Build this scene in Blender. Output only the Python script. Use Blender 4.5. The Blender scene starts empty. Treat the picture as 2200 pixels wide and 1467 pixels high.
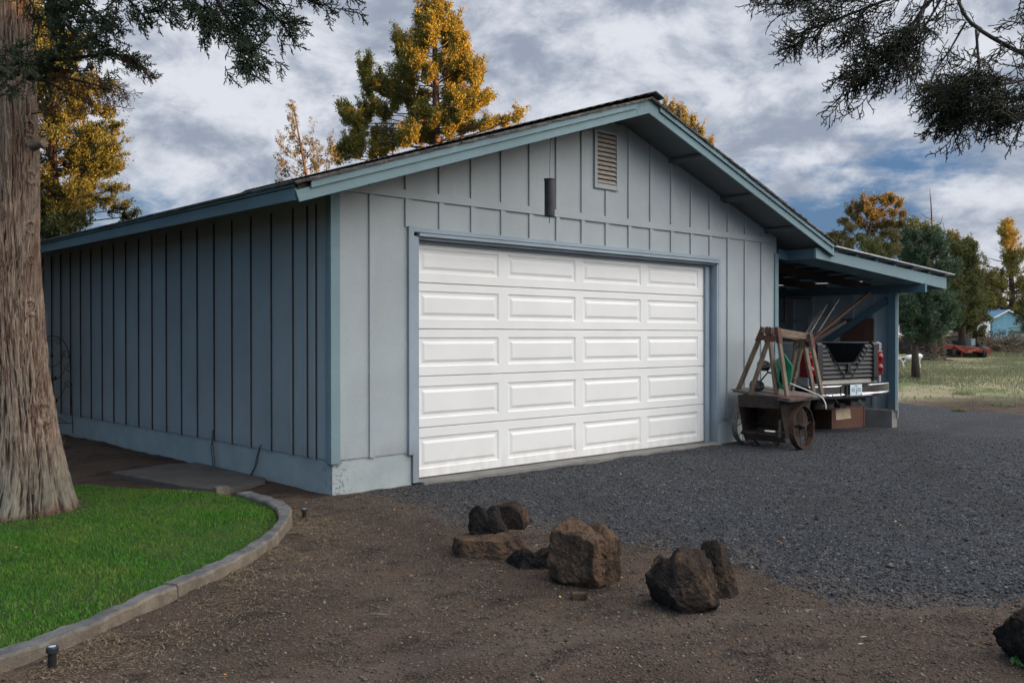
import bpy, bmesh, math, random
import numpy as np
from mathutils import Vector, Matrix, Euler

random.seed(7)
RNG = np.random.default_rng(7)
R_ = math.radians
scene = bpy.context.scene
COL = scene.collection

# ------------------------------------------------------------------ camera
CAM = np.array([-4.7195, -7.5107, 1.4374])
YAW, PITCH, FPX = 0.7509, -0.0053, 2016.26
cd = bpy.data.cameras.new("Camera")
cam = bpy.data.objects.new("Camera", cd)
COL.objects.link(cam)
cam.location = CAM
cam.rotation_euler = (math.pi / 2 + PITCH, R_(0.05), -YAW)
cd.sensor_width = 36.0
cd.lens = FPX / 2200 * 36.0
cd.clip_start = 0.05
cd.clip_end = 5000
scene.camera = cam
FW = np.array([math.sin(YAW), math.cos(YAW), 0.0])
RT = np.array([math.cos(YAW), -math.sin(YAW), 0.0])
UP = np.array([0, 0, 1.0])


def at(u, v, w):
    """world point lying w metres ahead of the viewpoint, u right / v down in 2200x1467 units"""
    return CAM + w * (FW + RT * (u - 1100) / FPX + UP * (723.0 - v) / FPX)


# ------------------------------------------------------------------ light
SUN_EL, SUN_AZ = R_(6.0), math.atan2(0.50, -0.866)      # compass style: x = sin, y = cos
SDIR = Vector((math.sin(SUN_AZ) * math.cos(SUN_EL), math.cos(SUN_AZ) * math.cos(SUN_EL), math.sin(SUN_EL)))
sd = bpy.data.lights.new("Sun", 'SUN')
sd.energy = 5.0
sd.angle = R_(0.6)
sd.color = (1.0, 0.45, 0.08)
sun = bpy.data.objects.new("Sun", sd)
COL.objects.link(sun)
sun.rotation_euler = SDIR.to_track_quat('Z', 'Y').to_euler()
sun.location = (0, -20, 20)

scene.view_settings.view_transform = 'Standard'
scene.view_settings.look = 'None'
scene.view_settings.gamma = 1.0
scene.view_settings.exposure = 2.0
scene.cycles.use_denoising = True
scene.cycles.max_bounces = 5
scene.cycles.diffuse_bounces = 3
scene.cycles.glossy_bounces = 2
scene.cycles.transparent_max_bounces = 4


# ------------------------------------------------------------------ node helpers
class NT:
    def __init__(self, tree):
        self.t = tree
        self.n = tree.nodes
        self.l = tree.links

    def new(self, kind, **kw):
        nd = self.n.new(kind)
        for k, v in kw.items():
            setattr(nd, k, v)
        return nd

    def put(self, sock, v):
        if hasattr(v, 'is_output') or isinstance(v, bpy.types.NodeSocket):
            self.l.new(v, sock)
        elif isinstance(v, (tuple, list)) and len(v) == 3 and sock.type == 'RGBA':
            sock.default_value = (*v, 1)
        else:
            sock.default_value = v

    def math(self, op, a, b=0.0, c=0.0, clamp=False):
        nd = self.new('ShaderNodeMath', operation=op, use_clamp=clamp)
        for i, x in enumerate((a, b, c)):
            self.put(nd.inputs[i], x)
        return nd.outputs[0]

    def vmath(self, op, a, b=(0, 0, 0)):
        nd = self.new('ShaderNodeVectorMath', operation=op)
        self.put(nd.inputs[0], a)
        self.put(nd.inputs[1], b)
        return nd.outputs['Value'] if op in ('DOT_PRODUCT', 'LENGTH') else nd.outputs[0]

    def noise(self, vec, scale, detail=4, rough=.55, dist=0.0):
        nd = self.new('ShaderNodeTexNoise')
        self.put(nd.inputs['Vector'], vec)
        nd.inputs['Scale'].default_value = scale
        nd.inputs['Detail'].default_value = detail
        nd.inputs['Roughness'].default_value = rough
        nd.inputs['Distortion'].default_value = dist
        return nd.outputs['Fac']

    def voro(self, vec, scale, feature='F1', out='Distance'):
        nd = self.new('ShaderNodeTexVoronoi', feature=feature)
        self.put(nd.inputs['Vector'], vec)
        nd.inputs['Scale'].default_value = scale
        return nd.outputs[out]

    def ramp(self, x, lo, hi, a=0.0, b=1.0, smooth=True):
        nd = self.new('ShaderNodeMapRange')
        if smooth:
            nd.interpolation_type = 'SMOOTHSTEP'
        self.put(nd.inputs[0], x)
        for i, q in enumerate((lo, hi, a, b)):
            nd.inputs[i + 1].default_value = q
        return nd.outputs[0]

    def mix(self, f, a, b, mode='MIX'):
        nd = self.new('ShaderNodeMix', data_type='RGBA', blend_type=mode)
        self.put(nd.inputs[0], f)
        self.put(nd.inputs[6], a)
        self.put(nd.inputs[7], b)
        return nd.outputs[2]

    def map(self, vec, scale=(1, 1, 1), loc=(0, 0, 0), rot=(0, 0, 0)):
        nd = self.new('ShaderNodeMapping')
        self.put(nd.inputs[0], vec)
        nd.inputs['Scale'].default_value = scale
        nd.inputs['Location'].default_value = loc
        nd.inputs['Rotation'].default_value = rot
        return nd.outputs[0]

    def sep(self, vec):
        nd = self.new('ShaderNodeSeparateXYZ')
        self.put(nd.inputs[0], vec)
        return nd.outputs


# ------------------------------------------------------------------ world: Nishita sky + broken cloud deck
world = bpy.data.worlds.new("World")
scene.world = world
world.use_nodes = True
W = NT(world.node_tree)
W.n.clear()
wo = W.new('ShaderNodeOutputWorld')
bg = W.new('ShaderNodeBackground')
bg.inputs['Strength'].default_value = 0.050
W.l.new(bg.outputs[0], wo.inputs[0])
sky = W.new('ShaderNodeTexSky', sky_type='NISHITA')
sky.sun_disc = False
sky.sun_elevation = SUN_EL
sky.sun_rotation = SUN_AZ
sky.air_density = 1.2
sky.dust_density = 1.0
sky.ozone_density = 3.0
dirv = W.new('ShaderNodeTexCoord').outputs['Generated']
sx, sy, sz = W.sep(dirv)[0:3]
den = W.math('ADD', W.math('MAXIMUM', sz, 0.0), 0.16)
cmb = W.new('ShaderNodeCombineXYZ')
W.put(cmb.inputs[0], W.math('DIVIDE', sx, den))
W.put(cmb.inputs[1], W.math('DIVIDE', sy, den))
W.put(cmb.inputs[2], 0.0)
P = cmb.outputs[0]
# right-hand side of the view is clearer: azimuth weight
az = W.vmath('DOT_PRODUCT', dirv, (float(RT[0]), float(RT[1]), 0.0))
az2 = W.math('ADD', W.ramp(az, 0.08, 0.42), W.math('MULTIPLY', W.ramp(sz, 0.30, 0.08), 0.0))
low = W.ramp(sz, 0.40, 0.10)
gap = W.math('MULTIPLY', az2, low)
lump = W.map(dirv, (1, 1, 1.8), (3.1, 1.7, 0))
n1 = W.noise(lump, 3.1, 9, .60, .12)
n1b = W.noise(W.map(dirv, (.6, .6, 5.5), (8.0, 2.2, 0)), 3.2, 6, .6, .2)
den1 = W.math('ADD', n1, W.math('MULTIPLY', W.math('SUBTRACT', n1b, .5), W.math('ADD', .04, W.math('MULTIPLY', gap, .38))))
thr = W.math('SUBTRACT', den1, W.math('MULTIPLY', gap, 0.175))
mask = W.ramp(thr, 0.325, 0.44)


def deck(off):
    v = W.map(dirv, (1, 1, 1.7), (11.3 + off[0], 4.1 + off[1], off[2]))
    big_ = W.noise(v, 3.0, 3, .5, .25)
    med_ = W.noise(v, 8.0, 12, .63, .3)
    return W.math('ADD', W.math('MULTIPLY', big_, .48), W.math('MULTIPLY', med_, .52))


d0 = deck((0, 0, 0))
d1 = deck((float(-RT[0]) * .016, float(-RT[1]) * .016, -.045))
relief = W.math('MULTIPLY', W.math('SUBTRACT', d0, d1), 2.5)
shade = W.math('ADD', W.math('ADD', relief, W.math('MULTIPLY', W.math('SUBTRACT', d0, .5), .9)), .5)
cloud = W.mix(W.ramp(shade, .20, .80), (1.55, 1.80, 2.28), (3.70, 3.85, 4.2))
blue = W.mix(0.65, sky.outputs[0], (0.36, 0.86, 2.1))
base = W.mix(mask, blue, cloud)
hz_ = W.math('MULTIPLY', W.ramp(sz, .085, .015), W.ramp(W.noise(W.map(dirv, (1, 1, 7)), 4.0, 5, .6), .30, .55))
base = W.mix(hz_, base, (4.6, 3.95, 3.7))
# sunset side: cloud deck lit bright and warm around the low sun, dim away from it
# blue tint added to the unseen side of the sky for the side wall
side_tint = W.mix(W.ramp(sx, -.02, -.60), (1, 1, 1), (.56, .98, 1.36))
base = W.mix(1.0, base, side_tint, 'MULTIPLY')
sdn = W.vmath('DOT_PRODUCT', dirv, (SDIR.x * .80, SDIR.y * .80, 0.62))
glow = W.ramp(sdn, 0.36, 1.02)
warm = W.mix(glow, (0, 0, 0), (15.0, 14.1, 13.2))
tot = W.mix(1.0, base, warm, 'ADD')
W.l.new(tot, bg.inputs['Color'])


# ------------------------------------------------------------------ materials
def new_mat(name):
    m = bpy.data.materials.new(name)
    m.use_nodes = True
    t = NT(m.node_tree)
    b = m.node_tree.nodes['Principled BSDF']
    return m, t, b


def obj_co(t):
    return t.new('ShaderNodeTexCoord').outputs['Object']


def geo_co(t):
    return t.new('ShaderNodeNewGeometry').outputs['Position']


def add_bump(t, b, h, strength, dist):
    bp = t.new('ShaderNodeBump')
    bp.inputs['Strength'].default_value = strength
    bp.inputs['Distance'].default_value = dist
    t.put(bp.inputs['Height'], h)
    t.l.new(bp.outputs[0], b.inputs['Normal'])
    return bp


def pmat(name, c1, c2=None, scale=8, stretch=(1, 1, 1), rough=.75, metal=0.0, bump=.3, bdist=.004, bscale=40,
         spots=None, spot_scale=25, spot_lo=.62, spot_hi=.68, rough2=None):
    m, t, b = new_mat(name)
    p = t.map(geo_co(t), stretch)
    c2 = c2 or tuple(x * .75 for x in c1)
    f = t.ramp(t.noise(p, scale, 6, .62), .33, .68)
    c = t.mix(f, c1, c2)
    if spots:
        s = t.ramp(t.noise(t.map(geo_co(t), stretch), spot_scale, 5, .6), spot_lo, spot_hi)
        c = t.mix(s, c, spots)
    t.put(b.inputs['Base Color'], c)
    if rough2 is None:
        b.inputs['Roughness'].default_value = rough
    else:
        t.put(b.inputs['Roughness'], t.ramp(f, 0, 1, rough, rough2))
    b.inputs['Metallic'].default_value = metal
    b.inputs['Specular IOR Level'].default_value = .35
    if bump:
        add_bump(t, b, t.noise(p, bscale, 5, .6), bump, bdist)
    return m


def paint_wood(name, col, worn=(.30, .27, .23), grain=(1, 1, 1), weather=.5, gscale=60):
    """painted rough-sawn wood: fine grain relief, faint fading, nail specks and a few worn spots"""
    m, t, b = new_mat(name)
    g = geo_co(t)
    gp = t.map(g, grain)
    f = t.noise(g, 1.3, 5, .6)
    f2 = t.noise(gp, gscale, 5, .65)
    c = t.mix(t.ramp(f, .3, .7), col, tuple(x * .86 for x in col))
    c = t.mix(t.math('MULTIPLY', t.ramp(f2, .45, .75), .28), c, tuple(x * .62 for x in col))
    w = t.ramp(t.noise(gp, gscale * .35, 8, .7), .70, .76)
    c = t.mix(t.math('MULTIPLY', w, weather), c, worn)
    # grime low on the boards, dark nail heads and drips
    z = t.sep(g)[2]
    gr = t.math('MULTIPLY', t.ramp(t.math('ADD', z, t.math('MULTIPLY', t.noise(t.map(g, (1, 1, .2)), 8, 5, .6), .35)), .62, .34), .38)
    c = t.mix(gr, c, (.17, .16, .14))
    nv = t.new('ShaderNodeTexVoronoi')
    t.put(nv.inputs['Vector'], t.map(g, (1, 1, .55)))
    nv.inputs['Scale'].default_value = 5.5
    nail = t.math('MULTIPLY', t.ramp(nv.outputs['Distance'], .030, .018), t.ramp(t.noise(g, 1.1, 2), .45, .5))
    c = t.mix(t.math('MULTIPLY', nail, .75), c, (.09, .07, .06))
    drip = t.math('MULTIPLY', t.ramp(t.noise(t.map(g, (1, 1, .06)), 26, 4, .6), .60, .74), .22)
    c = t.mix(drip, c, tuple(x * 1.25 for x in col))
    t.put(b.inputs['Base Color'], c)
    b.inputs['Roughness'].default_value = .72
    b.inputs['Specular IOR Level'].default_value = .25
    add_bump(t, b, t.math('ADD', f2, t.math('MULTIPLY', t.noise(gp, gscale * 3, 3), .4)), .35, .004)
    return m


MAT = {}
MAT['siding'] = paint_wood('siding_paint', (.372, .414, .426), grain=(1, 1, .35), gscale=70)
MAT['trim'] = paint_wood('teal_trim_paint', (.185, .275, .300), grain=(.25, 1, 1), gscale=55)
MAT['casing'] = paint_wood('casing_paint', (.30, .36, .41), grain=(1, 1, .3), gscale=55)
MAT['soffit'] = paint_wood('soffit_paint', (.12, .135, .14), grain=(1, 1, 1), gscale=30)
MAT['frost'] = paint_wood('vent_paint', (.35, .39, .40), grain=(1, 1, 1), gscale=50, weather=.2)
MAT['tan'] = pmat('bare_louver', (.33, .30, .25), (.25, .22, .19), 20, rough=.7)
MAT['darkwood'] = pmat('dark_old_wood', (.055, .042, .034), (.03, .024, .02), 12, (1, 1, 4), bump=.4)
MAT['rafter'] = paint_wood('rafter_paint', (.095, .165, .20), grain=(.3, 1, 1), gscale=50)


def m_conc(name, c1, c2, pit=.25, paint=None):
    m, t, b = new_mat(name)
    g = geo_co(t)
    c = t.mix(t.ramp(t.noise(g, 3.2, 7, .6), .3, .7), c1, c2)
    pits = t.ramp(t.noise(g, 55, 4, .6), .66, .72)
    big = t.ramp(t.noise(g, 2.1, 3, .5), .42, .62)
    if paint:
        sp_ = t.sep(g)
        cd_ = t.math('SQRT', t.math('ADD', t.math('MULTIPLY', sp_[0], sp_[0]), t.math('MULTIPLY', sp_[1], sp_[1])))
        near_c = t.ramp(cd_, .42, .02)
        big = t.math('MAXIMUM', t.math('MULTIPLY', big, .6), near_c)
        pits = t.math('MAXIMUM', pits, t.math('MULTIPLY', near_c, t.ramp(t.noise(g, 38, 6, .7), .52, .60)))
    pm = t.math('MULTIPLY', pits, big)
    c = t.mix(t.math('MULTIPLY', pm, .8), c, tuple(x * .28 for x in c1))
    if paint:
        z = t.sep(g)[2]
        lowz = t.ramp(t.math('ADD', z, t.math('MULTIPLY', t.noise(g, 4, 4), .10)), .02, -.01)
        c = t.mix(lowz, c, paint)
    t.put(b.inputs['Base Color'], c)
    b.inputs['Roughness'].default_value = .85
    b.inputs['Specular IOR Level'].default_value = .2
    h = t.math('SUBTRACT', t.noise(g, 30, 6, .65), t.math('MULTIPLY', pm, 1.4))
    add_bump(t, b, h, .5, .006)
    return m


MAT['found'] = m_conc('painted_concrete', (.39, .43, .43), (.31, .355, .36), paint=(.30, .29, .22))
MAT['conc'] = m_conc('bare_concrete', (.23, .22, .20), (.15, .145, .14))
def m_kerb():
    m, t, b = new_mat('cast_kerb')
    g = geo_co(t)
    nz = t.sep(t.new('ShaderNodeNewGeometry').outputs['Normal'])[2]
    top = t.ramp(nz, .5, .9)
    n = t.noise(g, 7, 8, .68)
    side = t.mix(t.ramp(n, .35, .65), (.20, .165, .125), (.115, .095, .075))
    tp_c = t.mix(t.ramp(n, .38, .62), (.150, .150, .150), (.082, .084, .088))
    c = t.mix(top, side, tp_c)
    sp = t.ramp(t.noise(g, 110, 3, .6), .60, .68)
    c = t.mix(t.math('MULTIPLY', sp, .7), c, (.045, .042, .04))
    c = t.mix(t.math('MULTIPLY', t.ramp(t.noise(g, 150, 3), .66, .72), .6), c, (.30, .29, .27))
    t.put(b.inputs['Base Color'], c)
    b.inputs['Roughness'].default_value = .9
    b.inputs['Specular IOR Level'].default_value = .2
    add_bump(t, b, t.math('ADD', t.noise(g, 60, 7, .7), t.math('MULTIPLY', n, .8)), .8, .008)
    return m


MAT['kerb'] = m_kerb()
MAT['slab'] = m_conc('slab_concrete', (.13, .12, .11), (.085, .08, .076))


def m_door():
    m, t, b = new_mat('white_door_enamel')
    g = geo_co(t)
    c = t.mix(t.ramp(t.noise(g, 1.7, 4), .3, .7), (.79, .785, .76), (.74, .74, .72))
    d = t.math('MULTIPLY', t.ramp(t.noise(g, 6, 7, .7), .62, .8), .3)
    z = t.sep(g)[2]
    dirt = t.math('MULTIPLY', t.ramp(z, .30, -.02), t.ramp(t.noise(t.map(g, (1, 1, .3)), 9, 6, .65), .35, .7))
    c = t.mix(d, c, (.66, .66, .63))
    c = t.mix(t.math('MULTIPLY', dirt, .35), c, (.42, .38, .32))
    t.put(b.inputs['Base Color'], c)
    b.inputs['Roughness'].default_value = .42
    b.inputs['Specular IOR Level'].default_value = .35
    add_bump(t, b, t.noise(t.map(g, (.15, 1, 1)), 90, 4, .6), .08, .002)
    return m


MAT['door'] = m_door()
MAT['shingle'] = pmat('asphalt_shingle', (.145, .135, .125), (.055, .054, .055), 14, rough=.95, bump=.6, bdist=.006, bscale=150,
                      spots=(.26, .21, .17), spot_scale=9, spot_lo=.58, spot_hi=.7)
MAT['metalroof'] = pmat('galvanised_sheet', (.62, .64, .66), (.42, .43, .45), 5, rough=.38, metal=.6, bump=.05)
MAT['white_paint'] = pmat('white_metal', (.72, .72, .70), (.60, .60, .58), 6, rough=.45, bump=.05)
MAT['black_iron'] = pmat('black_iron', (.014, .013, .013), (.03, .02, .016), 18, rough=.6, bump=.2)
MAT['black_pipe'] = pmat('black_abs', (.022, .022, .024), (.04, .04, .04), 7, rough=.5, bump=.05)
MAT['rubber'] = pmat('tyre_rubber', (.018, .018, .018), (.035, .033, .03), 20, rough=.85, bump=.2)
MAT['rust'] = pmat('rusted_steel', (.085, .042, .026), (.032, .023, .020), 7, rough=.75, metal=.25, bump=.5, bdist=.004, bscale=60,
                   spots=(.20, .085, .035), spot_scale=11, spot_lo=.55, spot_hi=.72)
MAT['rust_dark'] = pmat('dark_rust', (.052, .036, .030), (.026, .021, .02), 9, rough=.7, metal=.3, bump=.4,
                        spots=(.13, .06, .03), spot_scale=15, spot_lo=.6, spot_hi=.72)
MAT['rust_red'] = pmat('red_brown_plate', (.115, .045, .034), (.06, .03, .025), 10, rough=.8, bump=.3)


def m_wood(name, c1, c2, stretch):
    m, t, b = new_mat(name)
    p = t.map(obj_co(t), stretch)
    n = t.noise(p, 22, 7, .7, .4)
    c = t.mix(t.ramp(n, .3, .7), c1, c2)
    c = t.mix(t.math('MULTIPLY', t.ramp(t.noise(p, 70, 4, .6), .58, .68), .7), c, tuple(x * .2 for x in c1))
    t.put(b.inputs['Base Color'], c)
    b.inputs['Roughness'].default_value = .85
    add_bump(t, b, n, .5, .005)
    return m


MAT['wood_x'] = m_wood('weathered_wood_along', (.25, .175, .115), (.095, .067, .048), (.12, 1, 1))
MAT['wood_z'] = m_wood('weathered_wood_upright', (.20, .145, .10), (.075, .055, .042), (1, 1, .12))
MAT['wood_grey'] = m_wood('grey_board', (.17, .15, .13), (.08, .07, .062), (.15, 1, 1))
MAT['ply'] = m_wood('red_brown_plywood', (.12, .052, .032), (.075, .034, .022), (1, 1, .15))
MAT['green'] = pmat('green_plastic', (.012, .25, .135), (.010, .20, .11), 5, rough=.4, bump=.05)
MAT['chrome'] = pmat('chrome', (.46, .48, .52), (.30, .31, .33), 4, rough=.16, metal=1.0, bump=.03)
MAT['silver'] = pmat('silver_car_paint', (.30, .32, .34), (.27, .29, .31), 4, rough=.3, metal=.4, bump=0)
MAT['beige'] = pmat('beige_reflection_paint', (.42, .40, .35), (.36, .34, .30), 6, rough=.4, bump=0)  # white paint band with its beige reflection put into the colour
MAT['plastic'] = pmat('black_grained_plastic', (.022, .024, .027), (.016, .017, .019), 9, rough=.5, bump=.15, bscale=200)
MAT['plastic_dark'] = pmat('dark_plastic', (.012, .012, .013), (.02, .02, .02), 9, rough=.6, bump=0)
MAT['red_lens'] = pmat('red_lens', (.22, .006, .008), (.10, .003, .005), 30, rough=.12, bump=.1)
MAT['white_lens'] = pmat('white_lens', (.26, .27, .28), (.2, .21, .22), 9, rough=.2, bump=0)
MAT['plate'] = pmat('plate_blue_white', (.60, .68, .72), (.50, .62, .66), 9, rough=.5, bump=0)
MAT['ink'] = pmat('plate_navy', (.02, .03, .10), None, 9, rough=.5, bump=0)
MAT['ink_green'] = pmat('plate_green', (.01, .22, .12), None, 9, rough=.5, bump=0)
MAT['ink_red'] = pmat('sticker_red', (.55, .02, .05), None, 9, rough=.5, bump=0)
MAT['glass'] = pmat('dark_glass', (.015, .018, .02), None, 3, rough=.08, bump=0)
MAT['pvc'] = pmat('pvc_pipe', (.30, .30, .28), (.22, .22, .2), 9, rough=.5, bump=0)
MAT['orange'] = pmat('orange_red_steel', (.25, .035, .018), (.15, .025, .015), 6, rough=.6, bump=.2)
MAT['blue_metal'] = pmat('blue_corrugated', (.16, .34, .44), (.13, .29, .38), 3, rough=.5, bump=.1)
MAT['blue_roof'] = pmat('blue_roof_sheet', (.09, .22, .34), (.08, .19, .30), 3, rough=.5, bump=.1)
MAT['grey_metal'] = pmat('grey_corrugated', (.20, .23, .23), (.15, .17, .17), 3, rough=.6, bump=.1)
MAT['green_roof'] = pmat('green_roof_felt', (.05, .12, .10), (.04, .09, .08), 6, rough=.8)
MAT['yellow'] = pmat('yellow_pipe', (.45, .38, .08), (.35, .3, .07), 6, rough=.5, bump=0)
MAT['cardboard'] = pmat('cardboard', (.36, .29, .19), (.28, .22, .15), 9, rough=.9, bump=.1)
MAT['rubber_cable'] = pmat('cable_rubber', (.05, .055, .06), (.08, .08, .08), 20, rough=.7, bump=.1)
MAT['cap_label'] = pmat('cap_label', (.12, .40, .62), (.55, .62, .66), 160, rough=.4, bump=0)


# ------------------------------------------------------------------ numpy noise
def _hash(ix, iy, iz, seed):
    h = (ix.astype(np.int64) * 374761393 + iy.astype(np.int64) * 668265263 + iz.astype(np.int64) * 2147483647 + seed * 974711) & 0xFFFFFFFF
    h = ((h ^ (h >> 13)) * 1274126177) & 0xFFFFFFFF
    h = ((h ^ (h >> 16)) * 2246822519) & 0xFFFFFFFF
    h = h ^ (h >> 15)
    return (h & 0xFFFFFF) / float(0xFFFFFF)


def vnoise(p, seed=0):
    i = np.floor(p)
    f = p - i
    f = f * f * (3 - 2 * f)
    i = i.astype(np.int64)
    x, y, z = i[:, 0], i[:, 1], i[:, 2]
    fx, fy, fz = f[:, 0], f[:, 1], f[:, 2]
    r = 0
    for dx in (0, 1):
        for dy in (0, 1):
            for dz in (0, 1):
                wgt = (fx if dx else 1 - fx) * (fy if dy else 1 - fy) * (fz if dz else 1 - fz)
                r = r + wgt * _hash(x + dx, y + dy, z + dz, seed)
    return r


def fbm(p, octv=4, seed=0, gain=.5, lac=2.03):
    a, s, tot = 1.0, 0, 0
    for o in range(octv):
        s = s + a * (vnoise(p * lac ** o, seed + o * 17) - .5)
        tot += a
        a *= gain
    return s / tot * 2


# ------------------------------------------------------------------ terrain height
def ground_z(x, y):
    x = np.asarray(x, float)
    y = np.asarray(y, float)
    w = (x - CAM[0]) * FW[0] + (y - CAM[1]) * FW[1]
    near = -.05 - .03 * np.clip(x - 7, 0, 5)
    far = np.interp(w, [20, 24, 28, 48, 62, 80, 300, 1500], [-.15, -.03, .16, .27, .95, 1.15, 1.3, 1.3])
    k = np.clip((w - 17) / 5, 0, 1)
    k = k * k * (3 - 2 * k)
    # behind the garage / left side stay near level
    lat = (x - CAM[0]) * RT[0] + (y - CAM[1]) * RT[1]
    side = np.clip((lat - 0.12 * w) / (0.12 * w + .1), 0, 1)
    far = far * side + (-.05) * (1 - side)
    return near * (1 - k) + far * k


def gz(x, y):
    return float(ground_z(np.array([x]), np.array([y]))[0])


# ------------------------------------------------------------------ mesh builders
def origin(o):
    v = np.zeros(3)
    while o is not None:
        v = v + np.array(o.location)
        o = o.parent
    return v


def tag(o, label=None, cat=None, group=None, kind=None):
    if label:
        o['label'] = label
    if cat:
        o['category'] = cat
    if group:
        o['group'] = group
    if kind:
        o['kind'] = kind
    return o


def empty(name, loc, label, cat, group=None, rz=0.0):
    o = bpy.data.objects.new(name, None)
    COL.objects.link(o)
    o.location = loc
    o.rotation_euler = (0, 0, rz)
    o.empty_display_size = .1
    return tag(o, label, cat, group)


def link_mesh(name, me, mat, parent=None, label=None):
    o = bpy.data.objects.new(name, me)
    COL.objects.link(o)
    if mat:
        me.materials.append(mat)
    if parent:
        o.parent = parent
    if label:
        o['label'] = label
    return o


def np_mesh(name, V, F, mat, parent=None, local=False, smooth=False, label=None, loc=None):
    """V (n,3), F (m,k) all faces the same size"""
    V = np.asarray(V, np.float32)
    F = np.asarray(F, np.int32)
    if parent is not None and not local:
        V = V - origin(parent).astype(np.float32)
    if loc is not None:
        V = V - np.asarray(loc, np.float32)
    me = bpy.data.meshes.new(name)
    me.vertices.add(len(V))
    me.vertices.foreach_set('co', V.ravel())
    m, k = F.shape
    me.loops.add(m * k)
    me.loops.foreach_set('vertex_index', F.ravel())
    me.polygons.add(m)
    me.polygons.foreach_set('loop_start', np.arange(m, dtype=np.int32) * k)
    if smooth:
        me.polygons.foreach_set('use_smooth', np.ones(m, bool))
    me.update(calc_edges=True)
    o = link_mesh(name, me, mat, parent, label)
    if loc is not None:
        o.location = loc
    return o


class MB:
    def __init__(self):
        self.v = []
        self.f = []

    def add(self, vs, fs):
        k = len(self.v)
        self.v += [tuple(map(float, q)) for q in vs]
        self.f += [tuple(i + k for i in q) for q in fs]
        return self

    def box(self, x0, x1, y0, y1, z0, z1):
        return self.add([(x0, y0, z0), (x1, y0, z0), (x1, y1, z0), (x0, y1, z0), (x0, y0, z1), (x1, y0, z1), (x1, y1, z1), (x0, y1, z1)],
                        [(0, 3, 2, 1), (4, 5, 6, 7), (0, 1, 5, 4), (1, 2, 6, 5), (2, 3, 7, 6), (3, 0, 4, 7)])

    def bar(self, a, b, w, h, up=(0, 0, 1)):
        """rectangular bar from a to b, w wide (sideways), h deep (towards up)"""
        a, b, up = Vector(a), Vector(b), Vector(up)
        d = (b - a).normalized()
        s = d.cross(up)
        if s.length < 1e-4:
            s = d.cross(Vector((0, 1, 0)))
        s.normalize()
        u = s.cross(d)
        vs = []
        for p in (a, b):
            for i, j in ((-1, -1), (1, -1), (1, 1), (-1, 1)):
                vs.append(p + s * i * w / 2 + u * j * h / 2)
        return self.add(vs, [(0, 1, 2, 3), (7, 6, 5, 4), (0, 4, 5, 1), (1, 5, 6, 2), (2, 6, 7, 3), (3, 7, 4, 0)])

    def tube(self, pts, r, n=8, caps=True):
        pts = [Vector(p) for p in pts]
        if not hasattr(r, '__len__'):
            r = [r] * len(pts)
        k = len(self.v)
        ref = None
        for i, p in enumerate(pts):
            d = (pts[min(i + 1, len(pts) - 1)] - pts[max(i - 1, 0)]).normalized()
            if ref is None:
                ref = d.orthogonal().normalized()
            s = (ref - d * ref.dot(d)).normalized()
            ref = s
            u = d.cross(s)
            for j in range(n):
                a = 2 * math.pi * j / n
                self.v.append(tuple(p + (s * math.cos(a) + u * math.sin(a)) * r[i]))
        for i in range(len(pts) - 1):
            for j in range(n):
                a, b = k + i * n + j, k + i * n + (j + 1) % n
                self.f.append((a, b, b + n, a + n))
        if caps:
            self.f.append(tuple(k + j for j in reversed(range(n))))
            self.f.append(tuple(k + (len(pts) - 1) * n + j for j in range(n)))
        return self

    def prism(self, poly, axis, a, b):
        """extrude a 2-D outline along axis ('x','y','z') from a to b"""
        def P(q, t):
            return {'x': (t, q[0], q[1]), 'y': (q[0], t, q[1]), 'z': (q[0], q[1], t)}[axis]
        n = len(poly)
        vs = [P(q, a) for q in poly] + [P(q, b) for q in poly]
        fs = [tuple(range(n)), tuple(range(2 * n - 1, n - 1, -1))]
        fs += [(i, i + n, (i + 1) % n + n, (i + 1) % n) for i in range(n)]
        return self.add(vs, fs)

    def lathe(self, prof, c, axis='z', n=24, caps=False):
        k = len(self.v)
        c = np.array(c, float)
        for (r, t) in prof:
            for j in range(n):
                a = 2 * math.pi * j / n
                x, y = r * math.cos(a), r * math.sin(a)
                q = {'z': (x, y, t), 'y': (x, t, y), 'x': (t, x, y)}[axis]
                self.v.append(tuple(c + np.array(q)))
        for i in range(len(prof) - 1):
            for j in range(n):
                a, b = k + i * n + j, k + i * n + (j + 1) % n
                self.f.append((a, b, b + n, a + n))
        if caps:
            self.f.append(tuple(k + j for j in reversed(range(n))))
            self.f.append(tuple(k + (len(prof) - 1) * n + j for j in range(n)))
        return self

    def build(self, name, mat, parent=None, local=False, smooth=False, bevel=0.0, label=None, loc=None, fixn=True):
        V = np.array(self.v, float)
        if parent is not None and not local:
            V = V - origin(parent)
        if loc is not None:
            V = V - np.array(loc)
        me = bpy.data.meshes.new(name)
        me.from_pydata(V.tolist(), [], self.f)
        if fixn or bevel:
            bm = bmesh.new()
            bm.from_mesh(me)
            bmesh.ops.recalc_face_normals(bm, faces=bm.faces)
            bm.to_mesh(me)
            bm.free()
        if smooth:
            me.polygons.foreach_set('use_smooth', [True] * len(me.polygons))
        me.update()
        o = link_mesh(name, me, MAT[mat] if isinstance(mat, str) else mat, parent, label)
        if loc is not None:
            o.location = loc
        if bevel:
            md = o.modifiers.new('bevel', 'BEVEL')
            md.width = bevel
            md.segments = 2
            md.limit_method = 'ANGLE'
            md.angle_limit = R_(40)
        if smooth:
            pass
        return o

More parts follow.
